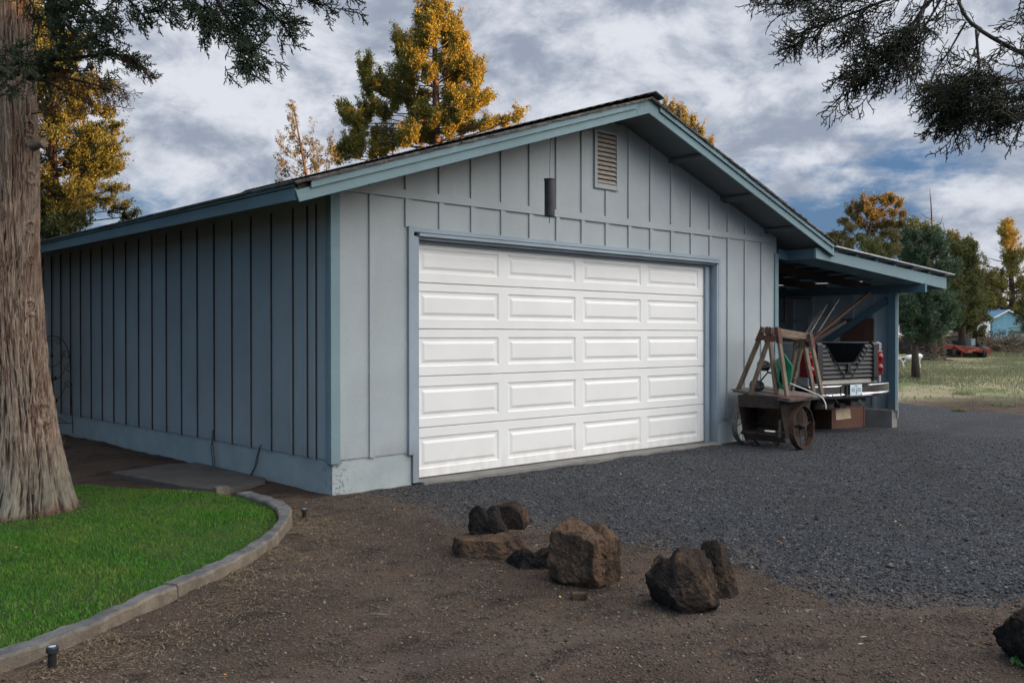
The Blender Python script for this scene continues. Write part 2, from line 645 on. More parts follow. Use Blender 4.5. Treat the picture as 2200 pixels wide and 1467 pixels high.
# =================================================================== SETTING: ground, driveway, lawn, kerb
KI = np.array([(-5.6, -3.95), (-4.3, -3.30), (-3.5516, -2.955), (-3.3266, -2.859), (-3.0665, -2.725), (-2.7348, -2.481), (-2.4496, -2.288), (-2.149, -2.0997), (-1.8007, -1.8287),
               (-1.4362, -1.4749), (-1.1868, -1.1498), (-0.9900, -.7600), (-.9050, -.4574), (-.880, -.19), (-.87, .17)])
KO = np.array([(-5.65, -4.09), (-4.36, -3.45), (-3.5865, -3.0906), (-3.344, -2.990), (-3.139, -2.885), (-2.8065, -2.640), (-2.513, -2.445), (-2.1854, -2.245), (-1.8815, -2.02),
               (-1.5116, -1.690), (-1.2350, -1.330), (-.9200, -.900), (-.7800, -.560), (-.735, -.23), (-.725, .17)])


def m_ground():
    m, t, b = new_mat('dirt_ground')
    g = geo_co(t)
    x, y, z = t.sep(g)[0:3]
    n = t.noise(g, .8, 6, .6)
    c = t.mix(t.ramp(n, .32, .66), (.056, .037, .027), (.100, .071, .052))
    c = t.mix(t.ramp(t.noise(t.map(g, (1, 1.8, 1), (2, 1, 0), (0, 0, .5)), 2.6, 7, .65), .5, .66), c, (.030, .021, .017))
    fine = t.noise(g, 85, 4, .7)
    c = t.mix(t.math('MULTIPLY', t.ramp(fine, .52, .68), .75), c, (.20, .165, .13))
    c = t.mix(t.math('MULTIPLY', t.ramp(fine, .46, .32), .8), c, (.018, .013, .011))
    # soft wheel tracks sweeping across the dirt
    for (cx__, cy__, r__) in ((-4.2, -11.6, 6.55), (-4.2, -11.6, 7.95), (4.0, -9.8, 4.6)):
        dv = t.vmath('SUBTRACT', g, (cx__, cy__, 0.0))
        dist_ = t.math('ADD', t.vmath('LENGTH', dv), t.math('MULTIPLY', t.noise(g, 1.5, 3), .25))
        band = t.ramp(t.math('ABSOLUTE', t.math('SUBTRACT', dist_, r__)), .15, .05)
        c = t.mix(t.math('MULTIPLY', band, .42), c, (.125, .098, .08))
    # dry grass field far right: tan and green patches
    w = t.vmath('DOT_PRODUCT', g, (float(FW[0]), float(FW[1]), 0.0))
    fld = t.math('MULTIPLY', t.ramp(t.math('ADD', w, t.math('MULTIPLY', t.noise(g, .5, 4), 4.0)), 14.3, 17.5), t.ramp(x, 11, 13))
    fg = t.mix(t.ramp(t.noise(g, .55, 5, .6), .38, .62), (.13, .17, .065), (.30, .26, .16))
    fg = t.mix(t.ramp(t.noise(t.map(g, (.4, 1, 1)), 2.5, 6, .7), .5, .7), fg, (.36, .30, .21))
    c = t.mix(fld, c, fg)
    t.put(b.inputs['Base Color'], c)
    b.inputs['Roughness'].default_value = .95
    b.inputs['Specular IOR Level'].default_value = .15
    h = t.math('ADD', t.noise(g, 24, 6, .7), t.math('MULTIPLY', fine, .5))
    h = t.math('ADD', h, t.math('MULTIPLY', t.noise(t.map(g, (1, .35, 1), (0, 0, 0), (0, 0, .75)), 9, 4, .6), .8))
    add_bump(t, b, h, .9, .02)
    return m


def m_gravel():
    m, t, b = new_mat('dark_cinder_gravel')
    g = geo_co(t)
    v = t.new('ShaderNodeTexVoronoi')
    t.put(v.inputs['Vector'], g)
    v.inputs['Scale'].default_value = 62
    v2 = t.new('ShaderNodeTexVoronoi')
    t.put(v2.inputs['Vector'], g)
    v2.inputs['Scale'].default_value = 27
    s = t.sep(v.outputs['Color'])[0]
    s2 = t.sep(v2.outputs['Color'])[1]
    ss = t.math('ADD', t.math('MULTIPLY', s, .7), t.math('MULTIPLY', s2, .3))
    c = t.mix(t.ramp(ss, .15, .9), (.014, .016, .021), (.052, .058, .070))
    c = t.mix(t.ramp(s, .955, .985), c, (.24, .225, .19))
    big = t.noise(t.map(g, (1, .5, 1), (0, 0, 0), (0, 0, .4)), .9, 6, .62)
    c = t.mix(t.math('MULTIPLY', t.ramp(big, .48, .66), .6), c, (.026, .026, .028))
    x = t.sep(g)[0]
    for (cx__, cy__, r__) in ((14.0, -16.0, 14.2), (14.0, -16.0, 15.8), (9.0, -14.0, 10.4)):
        dv = t.vmath('SUBTRACT', g, (cx__, cy__, 0.0))
        dist_ = t.math('ADD', t.vmath('LENGTH', dv), t.math('MULTIPLY', t.noise(g, .9, 4), .9))
        band = t.ramp(t.math('ABSOLUTE', t.math('SUBTRACT', dist_, r__)), .34, .05)
        c = t.mix(t.math('MULTIPLY', band, .55), c, (.022, .022, .024))
    brown = t.ramp(t.math('ADD', t.math('MULTIPLY', t.noise(g, 2.2, 5, .65), 1.5), t.math('MULTIPLY', t.math('ABSOLUTE', x), -.55)), .60, .22, 0, 1)
    c = t.mix(t.math('MULTIPLY', t.math('SUBTRACT', 1.0, brown), .55), c, (.085, .064, .050))
    t.put(b.inputs['Base Color'], c)
    b.inputs['Roughness'].default_value = .8
    b.inputs['Specular IOR Level'].default_value = .3
    h = t.math('ADD', t.math('MULTIPLY', v.outputs['Distance'], -1.0), t.math('MULTIPLY', v2.outputs['Distance'], -1.2))
    h = t.math('ADD', h, t.math('MULTIPLY', t.noise(g, 4, 4), 1.5))
    add_bump(t, b, h, .9, .018)
    return m


MAT['ground'] = m_ground()
MAT['gravel'] = m_gravel()


def grid_sheet(xs, ys, zf, keep=None):
    X, Y = np.meshgrid(xs, ys, indexing='ij')
    x, y = X.ravel(), Y.ravel()
    V = np.stack([x, y, zf(x, y)], 1)
    ny = len(ys)
    i, j = np.meshgrid(np.arange(len(xs) - 1), np.arange(ny - 1), indexing='ij')
    a = (i * ny + j).ravel()
    F = np.stack([a, a + ny, a + ny + 1, a + 1], 1)
    if keep is not None:
        k = keep(x, y)
        F = F[k[F].any(1)]
        used = np.unique(F)
        rm = np.zeros(len(V), int)
        rm[used] = np.arange(len(used))
        V, F = V[used], rm[F]
    return V, F


def near_bumps(x, y):
    p = np.stack([x, y, np.zeros_like(x)], 1)
    fade = np.exp(-np.clip(np.hypot(x - 0, y + 3) - 5, 0, None) / 4)
    return (fbm(p * 1.1, 4, 3) * .022 + fbm(p * 6, 3, 9) * .010) * fade


def kerb_bank(x, y):
    """soil banked against the outside of the kerb on its front run"""
    kx = np.interp(y, KO[:, 1], KO[:, 0])
    d = np.clip((x - kx) * .62, -.2, None)
    return .052 * np.exp(-np.clip(d - .12, 0, None) / .42) * np.clip((-.9 - y) / .8, 0, 1) * (x < 0)


def ground_h(x, y):
    z = ground_z(x, y) + near_bumps(x, y) + kerb_bank(x, y)
    # level bed right at the walls
    d = np.where((x > -.15) & (x < 12), np.abs(np.minimum(y + .1, 0)), 1)
    # inside the kerb the sheet lies lower than the turf
    # small mounded bed behind, left of the wall
    p = np.stack([x, y, x * 0], 1)
    bed = np.exp(-((x + .45) / .5) ** 2) * np.clip((y - 2.6) / .5, 0, 1) * np.clip((9 - y), 0, 1)
    z = z + bed * (.05 + .05 * fbm(p * 3, 3, 21))
    return z


far_ax = np.array([.15, .35, .7, 1.2, 2, 3.2, 5, 8, 12, 18, 26, 38, 55, 80, 120, 200, 350, 700, 1500])
gx = np.concatenate([-6.5 - far_ax[::-1], np.arange(-6.5, 10.01, .07), 10 + far_ax])
gy = np.concatenate([-9 - far_ax[::-1], np.arange(-9, 9.01, .07), 9 + far_ax])
V, F = grid_sheet(gx, gy, ground_h)
tag(np_mesh('ground', V, F, MAT['ground'], smooth=True), kind='structure')


def gravel_mask(x, y):
    """positive inside the gravelled drive"""
    p = np.stack([x, y, x * 0], 1)
    xl = np.interp(y, [-9, -5.9, -5.3, -4.9, -4.1, -2.9, -1.5, -.2, 1], [3.4, 1.25, .75, .20, .60, .62, .17, .36, .5])
    a = x - xl
    b = 16.2 + .05 * y - x * 1.0 + .0
    inside_wall = np.where(x < 11.62, -y - .06, 12.0 - y)
    under = np.where((x > 7.8) & (x < 11.3), .55 - y, -9)
    m = np.minimum(np.minimum(a, b), np.maximum(inside_wall, under))
    return m + fbm(p * 1.7, 4, 5) * .34 + fbm(p * 8, 3, 8) * .13


def drive_h(x, y):
    m = np.clip(gravel_mask(x, y) / .25, -1, 1)
    return ground_h(x, y) + .004 + .013 * m


V, F = grid_sheet(np.arange(-.2, 17.5, .08), np.arange(-9, 12, .08), drive_h, lambda x, y: gravel_mask(x, y) > -.22)
tag(np_mesh('driveway', V, F, MAT['gravel'], smooth=True), kind='structure')


# loose stones lying on the drive and the dirt
def pebbles(name, n, region, size, mat, zf, prob, flat=.6, seed=1):
    rg = np.random.default_rng(seed)
    x0, x1, y0, y1 = region
    x = rg.uniform(x0, x1, n * 3)
    y = rg.uniform(y0, y1, n * 3)
    keep = rg.random(n * 3) < prob(x, y)
    x, y = x[keep][:n], y[keep][:n]
    n = len(x)
    base = np.array([(1, 0, 0), (-1, 0, 0), (0, 1, 0), (0, -1, 0), (0, 0, 1), (0, 0, -1)], float)
    tri = np.array([(0, 2, 4), (2, 1, 4), (1, 3, 4), (3, 0, 4), (2, 0, 5), (1, 2, 5), (3, 1, 5), (0, 3, 5)])
    s = rg.lognormal(math.log(size), .38, n)
    v = base[None] * rg.uniform(.6, 1.25, (n, 6, 1)) + rg.normal(0, .16, (n, 6, 3))
    v[:, :, 2] *= flat
    q = rg.normal(0, 1, (n, 3))
    q[:, 2] *= .3
    a = rg.uniform(0, 6.28, n)
    c, sn = np.cos(a), np.sin(a)
    tx = rg.normal(0, .35, n)
    vx = v[:, :, 0] * c[:, None] - v[:, :, 1] * sn[:, None]
    vy = v[:, :, 0] * sn[:, None] + v[:, :, 1] * c[:, None]
    vz = v[:, :, 2] + vx * tx[:, None] * .5
    v = np.stack([vx, vy, vz], 2) * s[:, None, None]
    v[:, :, 0] += x[:, None]
    v[:, :, 1] += y[:, None]
    v[:, :, 2] += (zf(x, y) + s * flat * .25)[:, None]
    Fm = (tri[None] + np.arange(n)[:, None, None] * 6).reshape(-1, 3)
    return np_mesh(name, v.reshape(-1, 3), Fm, mat)


def m_island(name, cols, rough=.8, trans=None):
    """every separate little mesh piece gets its own tone"""
    m, t, b = new_mat(name)
    gn = t.new('ShaderNodeNewGeometry')
    r = gn.outputs['Random Per Island']
    cr = t.new('ShaderNodeValToRGB')
    t.put(cr.inputs[0], r)
    e = cr.color_ramp.elements
    e[0].position = 0
    e[0].color = (*cols[0], 1)
    e[1].position = 1
    e[1].color = (*cols[-1], 1)
    for i, c in enumerate(cols[1:-1]):
        q = cr.color_ramp.elements.new((i + 1) / (len(cols) - 1))
        q.color = (*c, 1)
    t.put(b.inputs['Base Color'], cr.outputs[0])
    b.inputs['Roughness'].default_value = rough
    b.inputs['Specular IOR Level'].default_value = .25
    if trans:
        tr = t.new('ShaderNodeBsdfTranslucent')
        t.put(tr.inputs[0], t.mix(.35, cr.outputs[0], trans))
        mx = t.new('ShaderNodeMixShader')
        mx.inputs[0].default_value = .30
        t.l.new(b.outputs[0], mx.inputs[1])
        t.l.new(tr.outputs[0], mx.inputs[2])
        out = [q for q in t.n if q.type == 'OUTPUT_MATERIAL'][0]
        t.l.new(mx.outputs[0], out.inputs[0])
    return m


MAT['stone_dark'] = m_island('cinder_stones', [(.014, .016, .019), (.025, .028, .034), (.042, .046, .054), (.062, .066, .078), (.032, .035, .041), (.16, .15, .12)])
MAT['stone_brown'] = m_island('dirt_crumbs', [(.045, .033, .026), (.085, .063, .049), (.060, .052, .048), (.12, .10, .085), (.05, .04, .033), (.24, .21, .17)])
MAT['straw'] = m_island('straw_bits', [(.16, .11, .07), (.24, .18, .11), (.06, .04, .028), (.10, .07, .045), (.30, .25, .17), (.045, .03, .022)])
MAT['leafbit'] = m_island('fallen_leaf', [(.50, .25, .05), (.42, .12, .04), (.55, .42, .12), (.45, .40, .30)])


def pr_gravel(x, y):
    m = gravel_mask(x, y)
    d = np.hypot(x - CAM[0], y - CAM[1])
    return np.where(m > -.12, np.clip(1.2 - d / 15, .1, 1), np.where(m > -1.3, .42 * np.exp((m + .12) * 2.6), 0)) * ((y < -.06) | (x > 7.8))


tag(pebbles('gravel', 95000, (-.9, 11.0, -7.2, -.04), .0066, MAT['stone_dark'], drive_h, pr_gravel, seed=3), kind='stuff')


def pr_dirt(x, y):
    m = gravel_mask(x, y)
    kerb_d = (x - np.interp(y, KO[:, 1], KO[:, 0]))
    return ((m < .1) & (kerb_d > .0) & (x > -6)) * .9


tag(pebbles('dirt_crumbs', 60000, (-4.5, 1.5, -6.8, .0), .0055, MAT['stone_brown'], ground_h, pr_dirt, seed=5), kind='stuff')


# ------------------------------------------------------------------ kerb: cast concrete strip round the lawn
def resample(P, n):
    d = np.concatenate([[0], np.cumsum(np.hypot(*np.diff(P, axis=0).T))])
    s = np.linspace(0, d[-1], n)
    # smooth Catmull style by cubic through np.interp on a dense smoothing
    q = np.stack([np.interp(s, d, P[:, 0]), np.interp(s, d, P[:, 1])], 1)
    for _ in range(10):
        q[1:-1] = q[1:-1] * .5 + (q[:-2] + q[2:]) * .25
    return q


NK = 150
ki, ko = resample(KI, NK), resample(KO, NK)


def kerb_piece(a, b):
    vs, fs = [], []
    for i in range(a, b + 1):
        I, O = ki[i], ko[i]
        d = O - I
        wob = .004 * math.sin(i * .9) + .003 * math.sin(i * 2.3)
        zt = .07 + wob
        prof = [(0, -.10), (0, zt - .012), (.10, zt), (.88, zt - .002), (1.0, zt - .016), (1.06, -.10)]
        for s, z in prof:
            q = I + d * s
            vs.append((q[0], q[1], z))
    n = 6
    for i in range(b - a):
        for j in range(n - 1):
            k = i * n + j
            fs.append((k, k + 1, k + n + 1, k + n))
    fs.append(tuple(range(n)))
    fs.append(tuple(reversed([(b - a) * n + j for j in range(n)])))
    return vs, fs


jt = int(np.argmin(np.hypot(ko[:, 0] + 2.53, ko[:, 1] + 2.49)))
ki[jt + 1] = ki[jt] + (ki[jt + 1] - ki[jt]) * .2
ko[jt + 1] = ko[jt] + (ko[jt + 1] - ko[jt]) * .2
kb = MB()
kb.add(*kerb_piece(0, jt))
kb.add(*kerb_piece(jt + 1, NK - 1))
k_o = kb.build('kerb', 'kerb', smooth=False)
tag(k_o, kind='structure')

# ------------------------------------------------------------------ lawn
BASE_T = at(12, 723, 7.62)
lawn_poly = [tuple(q) for q in ki] + [(-.95, .55), (-1.35, 1.3), (-1.6, 1.75), (-1.9, 2.15), (-3.0, 2.5), (-5.5, 2.6), (-7.5, 2.0), (-7.5, -3.9)]


def in_poly(x, y, poly):
    c = np.zeros(len(x), bool)
    n = len(poly)
    for i in range(n):
        x1, y1 = poly[i]
        x2, y2 = poly[(i + 1) % n]
        if y1 == y2:
            continue
        cr = ((y1 > y) != (y2 > y)) & (x < (x2 - x1) * (y - y1) / (y2 - y1) + x1)
        c ^= cr
    return c


MAT['turf_soil'] = pmat('turf_soil', (.020, .034, .010), (.035, .045, .016), 12, rough=.95, bump=.6, bdist=.01, bscale=90)


def lawn_h(x, y):
    p = np.stack([x, y, x * 0], 1)
    return .030 + fbm(p * 1.2, 3, 31) * .012


V, F = grid_sheet(np.arange(-7.6, -.75, .05), np.arange(-4.0, 2.8, .05), lawn_h, lambda x, y: in_poly(x, y, lawn_poly))
tag(np_mesh('lawn', V, F, MAT['turf_soil'], smooth=True), kind='structure')


def m_grass(name, cols, tip, zlo, zhi):
    m = m_island(name, cols, .55, trans=(.10, .22, .02))
    t = NT(m.node_tree)
    b = m.node_tree.nodes['Principled BSDF']
    src = b.inputs['Base Color'].links[0].from_socket
    g = geo_co(t)
    f = t.ramp(t.noise(g, 1.9, 6, .62), .40, .66)
    c = t.mix(t.math('MULTIPLY', f, .75), src, (.15, .23, .038))
    f2 = t.ramp(t.noise(t.map(g, (1, 1, 1), (4, 2, 0)), 5.0, 5, .65), .55, .72)
    c = t.mix(t.math('MULTIPLY', f2, .45), c, (.19, .19, .075))
    t.put(b.inputs['Base Color'], c)
    return m


MAT['grass'] = m_grass('green_grass', [(.022, .125, .006), (.040, .19, .008), (.062, .24, .014), (.030, .15, .007), (.10, .25, .025), (.18, .24, .07)], None, 0, 1)


def blades(name, x, y, z, h, wd, lean, mat, seed=0, curve=.5):
    rg = np.random.default_rng(seed)
    n = len(x)
    a = rg.uniform(0, 6.283, n)
    l = rg.uniform(0, 6.283, n)
    dx, dy = np.cos(a) * wd / 2, np.sin(a) * wd / 2
    lx, ly = np.cos(l) * lean * h, np.sin(l) * lean * h
    base = np.stack([x, y, z], 1)
    s = np.stack([dx, dy, 0 * dx], 1)
    mid = base + np.stack([lx * .3, ly * .3, h * .6], 1)
    tip = base + np.stack([lx, ly, h * np.sqrt(np.clip(1 - lean ** 2 * .5, .2, 1))], 1)
    V = np.stack([base - s, base + s, mid + s * .8, tip, mid - s * .8], 1).reshape(-1, 3)
    k = np.arange(n)[:, None] * 5
    # quad + triangle expressed as three triangles
    T = np.concatenate([k + np.array([[0, 1, 2]]), k + np.array([[0, 2, 4]]), k + np.array([[4, 2, 3]])], 0)
    return np_mesh(name, V, T, mat)


rg = np.random.default_rng(11)
n = 420000
x = rg.uniform(-7.4, -.8, n)
y = rg.uniform(-3.9, 2.5, n)
dd = np.hypot(x - CAM[0], y - CAM[1])
keep = in_poly(x, y, lawn_poly) & (rg.random(n) < np.clip(1.35 - dd / 13, .25, 1))
lat = (x - CAM[0]) * RT[0] + (y - CAM[1]) * RT[1]
ww = (x - CAM[0]) * FW[0] + (y - CAM[1]) * FW[1]
vis_ = lat / np.maximum(ww, .1) > -.64
keep &= (ww > .5) & (vis_ | (rg.random(n) < .45))
keep &= rg.random(n) < np.clip((np.hypot(x - BASE_T[0], y - BASE_T[1]) - .48) / .22, 0, 1)
x, y = x[keep], y[keep]
p = np.stack([x, y, x * 0], 1)
hh = (.020 + .014 * fbm(p * 1.5, 3, 4) + rg.uniform(-.008, .012, len(x)))
tag(blades('grass', x, y, lawn_h(x, y) - .004, np.clip(hh, .015, .06), rg.uniform(.003, .006, len(x)), rg.uniform(.1, .9, len(x)), MAT['grass'], 12), kind='stuff')

# straw and chaff along the kerb and over the dirt
n = 26000
ii = rg.integers(5, NK - 1, n)
off = rg.exponential(.16, n)
dirn = (ko[ii] - ki[ii]) / np.linalg.norm(ko[ii] - ki[ii], axis=1)[:, None]
pos = ko[ii] + dirn * (.03 + off)[:, None] + rg.normal(0, .03, (n, 2))
pat = fbm(np.stack([pos[:, 0], pos[:, 1], pos[:, 0] * 0], 1) * 2.2, 3, 77)
pos = pos[(pat > -.05)]
ext = np.stack([rg.uniform(-3.5, 2.2, 2200), rg.uniform(-6.5, -.3, 2200)], 1)
ext = ext[(ext[:, 0] > np.interp(ext[:, 1], KO[:, 1], KO[:, 0]) + .05)]
na_ = 3800
la_ = rg.uniform(0, 6.283, na_)
lr_ = .42 + rg.exponential(.10, na_)
lit = np.stack([BASE_T[0] + np.cos(la_) * lr_, BASE_T[1] + np.sin(la_) * lr_], 1)
n_ext = len(pos) + len(ext)
pos = np.concatenate([pos, ext, lit])
n = len(pos)
a = rg.uniform(0, 6.283, n)
L = rg.uniform(.004, .020, n)
wd = rg.uniform(.0008, .0022, n)
d2 = np.stack([np.cos(a), np.sin(a)], 1) * L[:, None]
s2 = np.stack([-np.sin(a), np.cos(a)], 1) * wd[:, None]
zz = ground_h(pos[:, 0], pos[:, 1]) + rg.uniform(.003, .010, n)
zz[n_ext:] = .050 + rg.uniform(0, .018, n - n_ext)
tl = rg.normal(0, .003, n)
q = [pos - d2 - s2, pos + d2 - s2, pos + d2 + s2, pos - d2 + s2]
V = np.stack([np.concatenate([q[i], (zz + (tl if i in (1, 2) else -tl))[:, None]], 1) for i in range(4)], 1).reshape(-1, 3)
F = np.arange(4 * n).reshape(-1, 4)
tag(np_mesh('straw', V, F, MAT['straw']), kind='stuff')

# scattered fallen leaves
n = 90
px = np.stack([rg.uniform(-3.4, 4.5, n), rg.uniform(-6.3, -.3, n)], 1)
lv = MB()
for i in range(n):
    s = random.uniform(.008, .016)
    a = random.uniform(0, 6.28)
    z = float(drive_h(px[i:i + 1, 0], px[i:i + 1, 1])[0]) + .016
    c = Vector((px[i, 0], px[i, 1], z))
    if px[i, 0] < np.interp(px[i, 1], KO[:, 1], KO[:, 0]) + .05:
        c.z = .07
    d = Vector((math.cos(a), math.sin(a), random.uniform(-.3, .3)))
    e = Vector((-math.sin(a), math.cos(a), random.uniform(-.3, .3)))
    lv.add([c - d * s, c + e * s * .55, c + d * s * 1.2, c - e * s * .5], [(0, 1, 2, 3)])
tag(lv.build('leaf_litter', 'leafbit', fixn=False), kind='stuff')

# far hills that keep the low sun off the yard (added and unseen, behind the viewpoint)
MAT['shade_hill'] = pmat('shade_hill_scrub', (.06, .06, .035), (.10, .085, .05), .2, rough=.95, bump=0)
hv, hf = [], []
hd = 75.0
su = Vector((SDIR.x, SDIR.y, 0)).normalized()
sl = Vector((-su.y, su.x, 0))
NH = 160
for i in range(NH + 1):
    t_ = (i / NH - .5) * 2
    lat_ = t_ * 260
    crest = 13.25 + 1.2 * float(fbm(np.array([[lat_ * .05, 3.3, 0]]), 3, 5)[0]) + .45 * float(fbm(np.array([[lat_ * .6, 1.3, 0]]), 3, 15)[0])
    for k_, (dd_, hz) in enumerate(((0, -2.0), (12, crest * .55), (24, crest), (60, crest * .9), (130, -2.0))):
        pnt = su * (hd - 24 + dd_) + sl * lat_ + Vector((3, 0, 0))
        hv.append((pnt.x, pnt.y, hz))
for i in range(NH):
    for k_ in range(4):
        a_ = i * 5 + k_
        hf.append((a_, a_ + 1, a_ + 6, a_ + 5))
hm = MB()
hm.add(hv, hf)
tag(hm.build('shade_hills', 'shade_hill', smooth=True), kind='structure')

# =================================================================== GARAGE
GW, GD = 7.66, 8.7
garage = empty('garage', (0, 0, 0), 'blue-grey board-and-batten garage with a wide white door and teal trim', 'garage')
SBOT = .284


def zb(x):      # lower edge of the rake boards
    return 2.562 + .3211 * (x + .667) if x < 3.96 else 4.047 - .3256 * (x - 3.96)


AP = 3.96       # apex
OV = .57
TW = .105       # rake board height
# --- walls
w = MB()
out = [(0, SBOT), (.94, SBOT), (.94, 2.47), (6.12, 2.47), (6.12, SBOT), (GW, SBOT), (GW, zb(GW) + .09), (AP, zb(AP) + .09), (0, zb(0) + .09)]
w.prism(out, 'y', 0, .09)
BW = .062
for k in range(18):
    x = .412 + k * .4257
    if x > GW - .12:
        break
    if k == 0 or x > .412 + 14.5 * .4257:
        lo = SBOT
    elif k == 1:
        lo = 2.53
    elif x < 6.2:
        lo = 2.525
    else:
        lo = SBOT
    w.box(x, x + BW, -.019, .001, lo - .006, 2.800)
    top = min(zb(x), zb(x + BW)) + .05
    if 3.58 < x < 4.02 or 3.58 < x + BW < 4.0:
        w.box(x, x + BW, -.0195, .001, 2.886, 3.19)
    elif top > 2.9:
        w.box(x, x + BW, -.0195, .001, 2.886, top)
w.build('wall', 'siding', garage)
bb = MB()
bb.box(.06, 7.60, -.024, .001, 2.802, 2.884)
bb.build('belly_band', 'siding', garage)
w = MB()
w.box(0, .09, .091, GD, SBOT, 2.78)
ys = [.6892 + .43 * k for k in range(-1, 19)]
for k, y in enumerate(ys):
    if 0.12 < y < GD - .1:
        w.box(-.018, .001, y, y + .042, SBOT - .008, 2.70)
w.box(-.018, .001, .42, .462, SBOT - .008, 2.70)
w.build('wall', 'siding', garage)
edge_shade = MB()  # dark strips laid along the near batten edges as painted shade
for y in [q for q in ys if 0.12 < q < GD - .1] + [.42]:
    edge_shade.box(-.0175, -.0005, y - .0065, y - .0003, SBOT - .004, 2.69)
edge_shade.build('batten_edge_shade', 'darkwood', garage)
w = MB()
w.box(GW - .09, GW, .091, GD, .0, 2.8)
for k in range(19):
    y = .45 + .43 * k
    w.box(GW - .001, GW + .018, y, y + .05, SBOT, 2.6)
w.build('wall', 'siding', garage)
w = MB()
w.prism([(.09, SBOT), (GW - .09, SBOT), (GW - .09, zb(GW) + .05), (AP, zb(AP) + .05), (.09, zb(0) + .05)], 'y', GD - .09, GD)
w.build('wall', 'siding', garage)
# corner boards
c = MB()
c.box(-.022, .078, -.024, .0, SBOT - .03, 2.83)
c.box(-.024, -.001, -.0, .07, SBOT - .03, 2.80)
c.build('corner_board', 'trim', garage, bevel=.002)
c = MB()
c.box(GW - .07, GW + .022, -.024, .0, SBOT - .02, 2.66)
c.box(GW + .001, GW + .024, 0, .06, SBOT - .02, 2.66)
c.build('corner_board', 'trim', garage, bevel=.002)
# foundation
for a_, b_ in ((((.012, .93, .012, .30), (.012, .30, .301, GD)), 0), (((6.13, GW - .01, .012, .30), (GW - .3, GW - .01, .301, GD)), 1)):
    f = MB()
    (x0, x1, y0, y1), (x2, x3, y2, y3) = a_
    f.box(x0, x1, y0, y1, -.35, SBOT - .002)
    f.box(x2, x3, y1, y3, -.35, SBOT - (.002 if b_ == 0 else .3))
    f.build('foundation', 'found', garage)
th = MB()
th.box(1.0, 6.12, -.10, .50, -.25, -.012)
th.build('threshold', 'conc', garage, bevel=.006)

# --- door casing
c = MB()
c.box(.925, 1.0, -.022, .0, -.02, 2.44)                 # left casing down to the slab
c.box(.868, .93, -.034, -.0245, SBOT - .02, 2.53)       # outer strip
c.box(.868, .924, -.0245, .0, SBOT - .02, 2.53)
c.box(.93, 6.19, -.034, .0, 2.478, 2.526)               # head band
c.box(.99, 6.16, -.046, .0, 2.438, 2.470)               # drip strip
c.box(6.145, 6.20, -.026, .0, SBOT - .05, 2.478)
c.build('door_casing', 'casing', garage, bevel=.002)
c = MB()
c.box(.965, 1.0, .0, .115, -.02, 2.437)
c.box(6.115, 6.145, -.02, .115, -.02, 2.437)
c.box(1.0, 6.115, .0, .115, 2.415, 2.437)
c.build('door_jamb', 'casing', garage)
c = MB()
c.box(1.0, 1.03, .085, .112, -.01, 2.405)
c.box(6.005, 6.09, .085, .112, -.01, 2.405)
c.box(1.03, 6.005, .085, .112, 2.385, 2.4145)
c.build('door_stop', 'casing', garage, bevel=.002)

# --- sectional door with raised panels
door = MB()
door.box(1.0, 6.11, .165, .17, 0, 2.4)
gd = door.build('garage_door', 'door', garage)
gd['label'] = 'white sectional garage door of twenty raised panels'
sec = [(-.004, .503), (.507, 1.028), (1.032, 1.513), (1.517, 1.985), (1.989, 2.405)]
pan = [(.085, .41), (.600, .930), (1.130, 1.430), (1.615, 1.905), (2.085, 2.335)]
pxs = [(1.112, 2.207), (2.346, 3.440), (3.572, 4.655), (4.785, 5.885)]
DY = .125
for (s0, s1), (p0, p1) in zip(sec, pan):
    m = MB()
    xs = [1.02] + [q for pr in pxs for q in pr] + [6.06]
    zs = [s0 + .006, p0, p1, s1 - .006]
    idx = {}
    for i, x in enumerate(xs):
        for j, z in enumerate(zs):
            idx[i, j] = len(m.v)
            m.v.append((x, DY, z))
    for i in range(len(xs) - 1):
        for j in range(3):
            if j == 1 and i % 2 == 1:
                continue
            m.f.append((idx[i, j], idx[i + 1, j], idx[i + 1, j + 1], idx[i, j + 1]))
    # rolled top and bottom edges
    for (zz, z2, jj) in ((s0 + .006, s0, 0), (s1 - .006, s1, 3)):
        k = len(m.v)
        for x in xs:
            m.v.append((x, DY + .012, z2))
        for i in range(len(xs) - 1):
            m.f.append((idx[i, jj], idx[i + 1, jj], k + i + 1, k + i))
    for (x0, x1) in pxs:
        rings = [(0, 0), (.012, .010), (.034, .012), (.040, .012), (.066, .002), (.070, .0005)]
        k = len(m.v)
        for ins, dep in rings:
            for (x, z) in ((x0 + ins, p0 + ins), (x1 - ins, p0 + ins), (x1 - ins, p1 - ins), (x0 + ins, p1 - ins)):
                m.v.append((x, DY + dep, z))
        for r in range(len(rings) - 1):
            for q in range(4):
                a, b = k + r * 4 + q, k + r * 4 + (q + 1) % 4
                m.f.append((a, b, b + 4, a + 4))
        e = k + (len(rings) - 1) * 4
        m.f.append((e, e + 1, e + 2, e + 3))
    m.build('door_section', 'door', gd, fixn=False)

# --- roof deck, soffit, rake boards, fascia
EL, ER = -.667, 8.335


def slope_poly(off0, off1, xl, xr):
    return [(xl, zb(xl) + off0), (AP, zb(AP) + off0), (xr, zb(xr) + off0), (xr, zb(xr) + off1), (AP, zb(AP) + off1), (xl, zb(xl) + off1)]


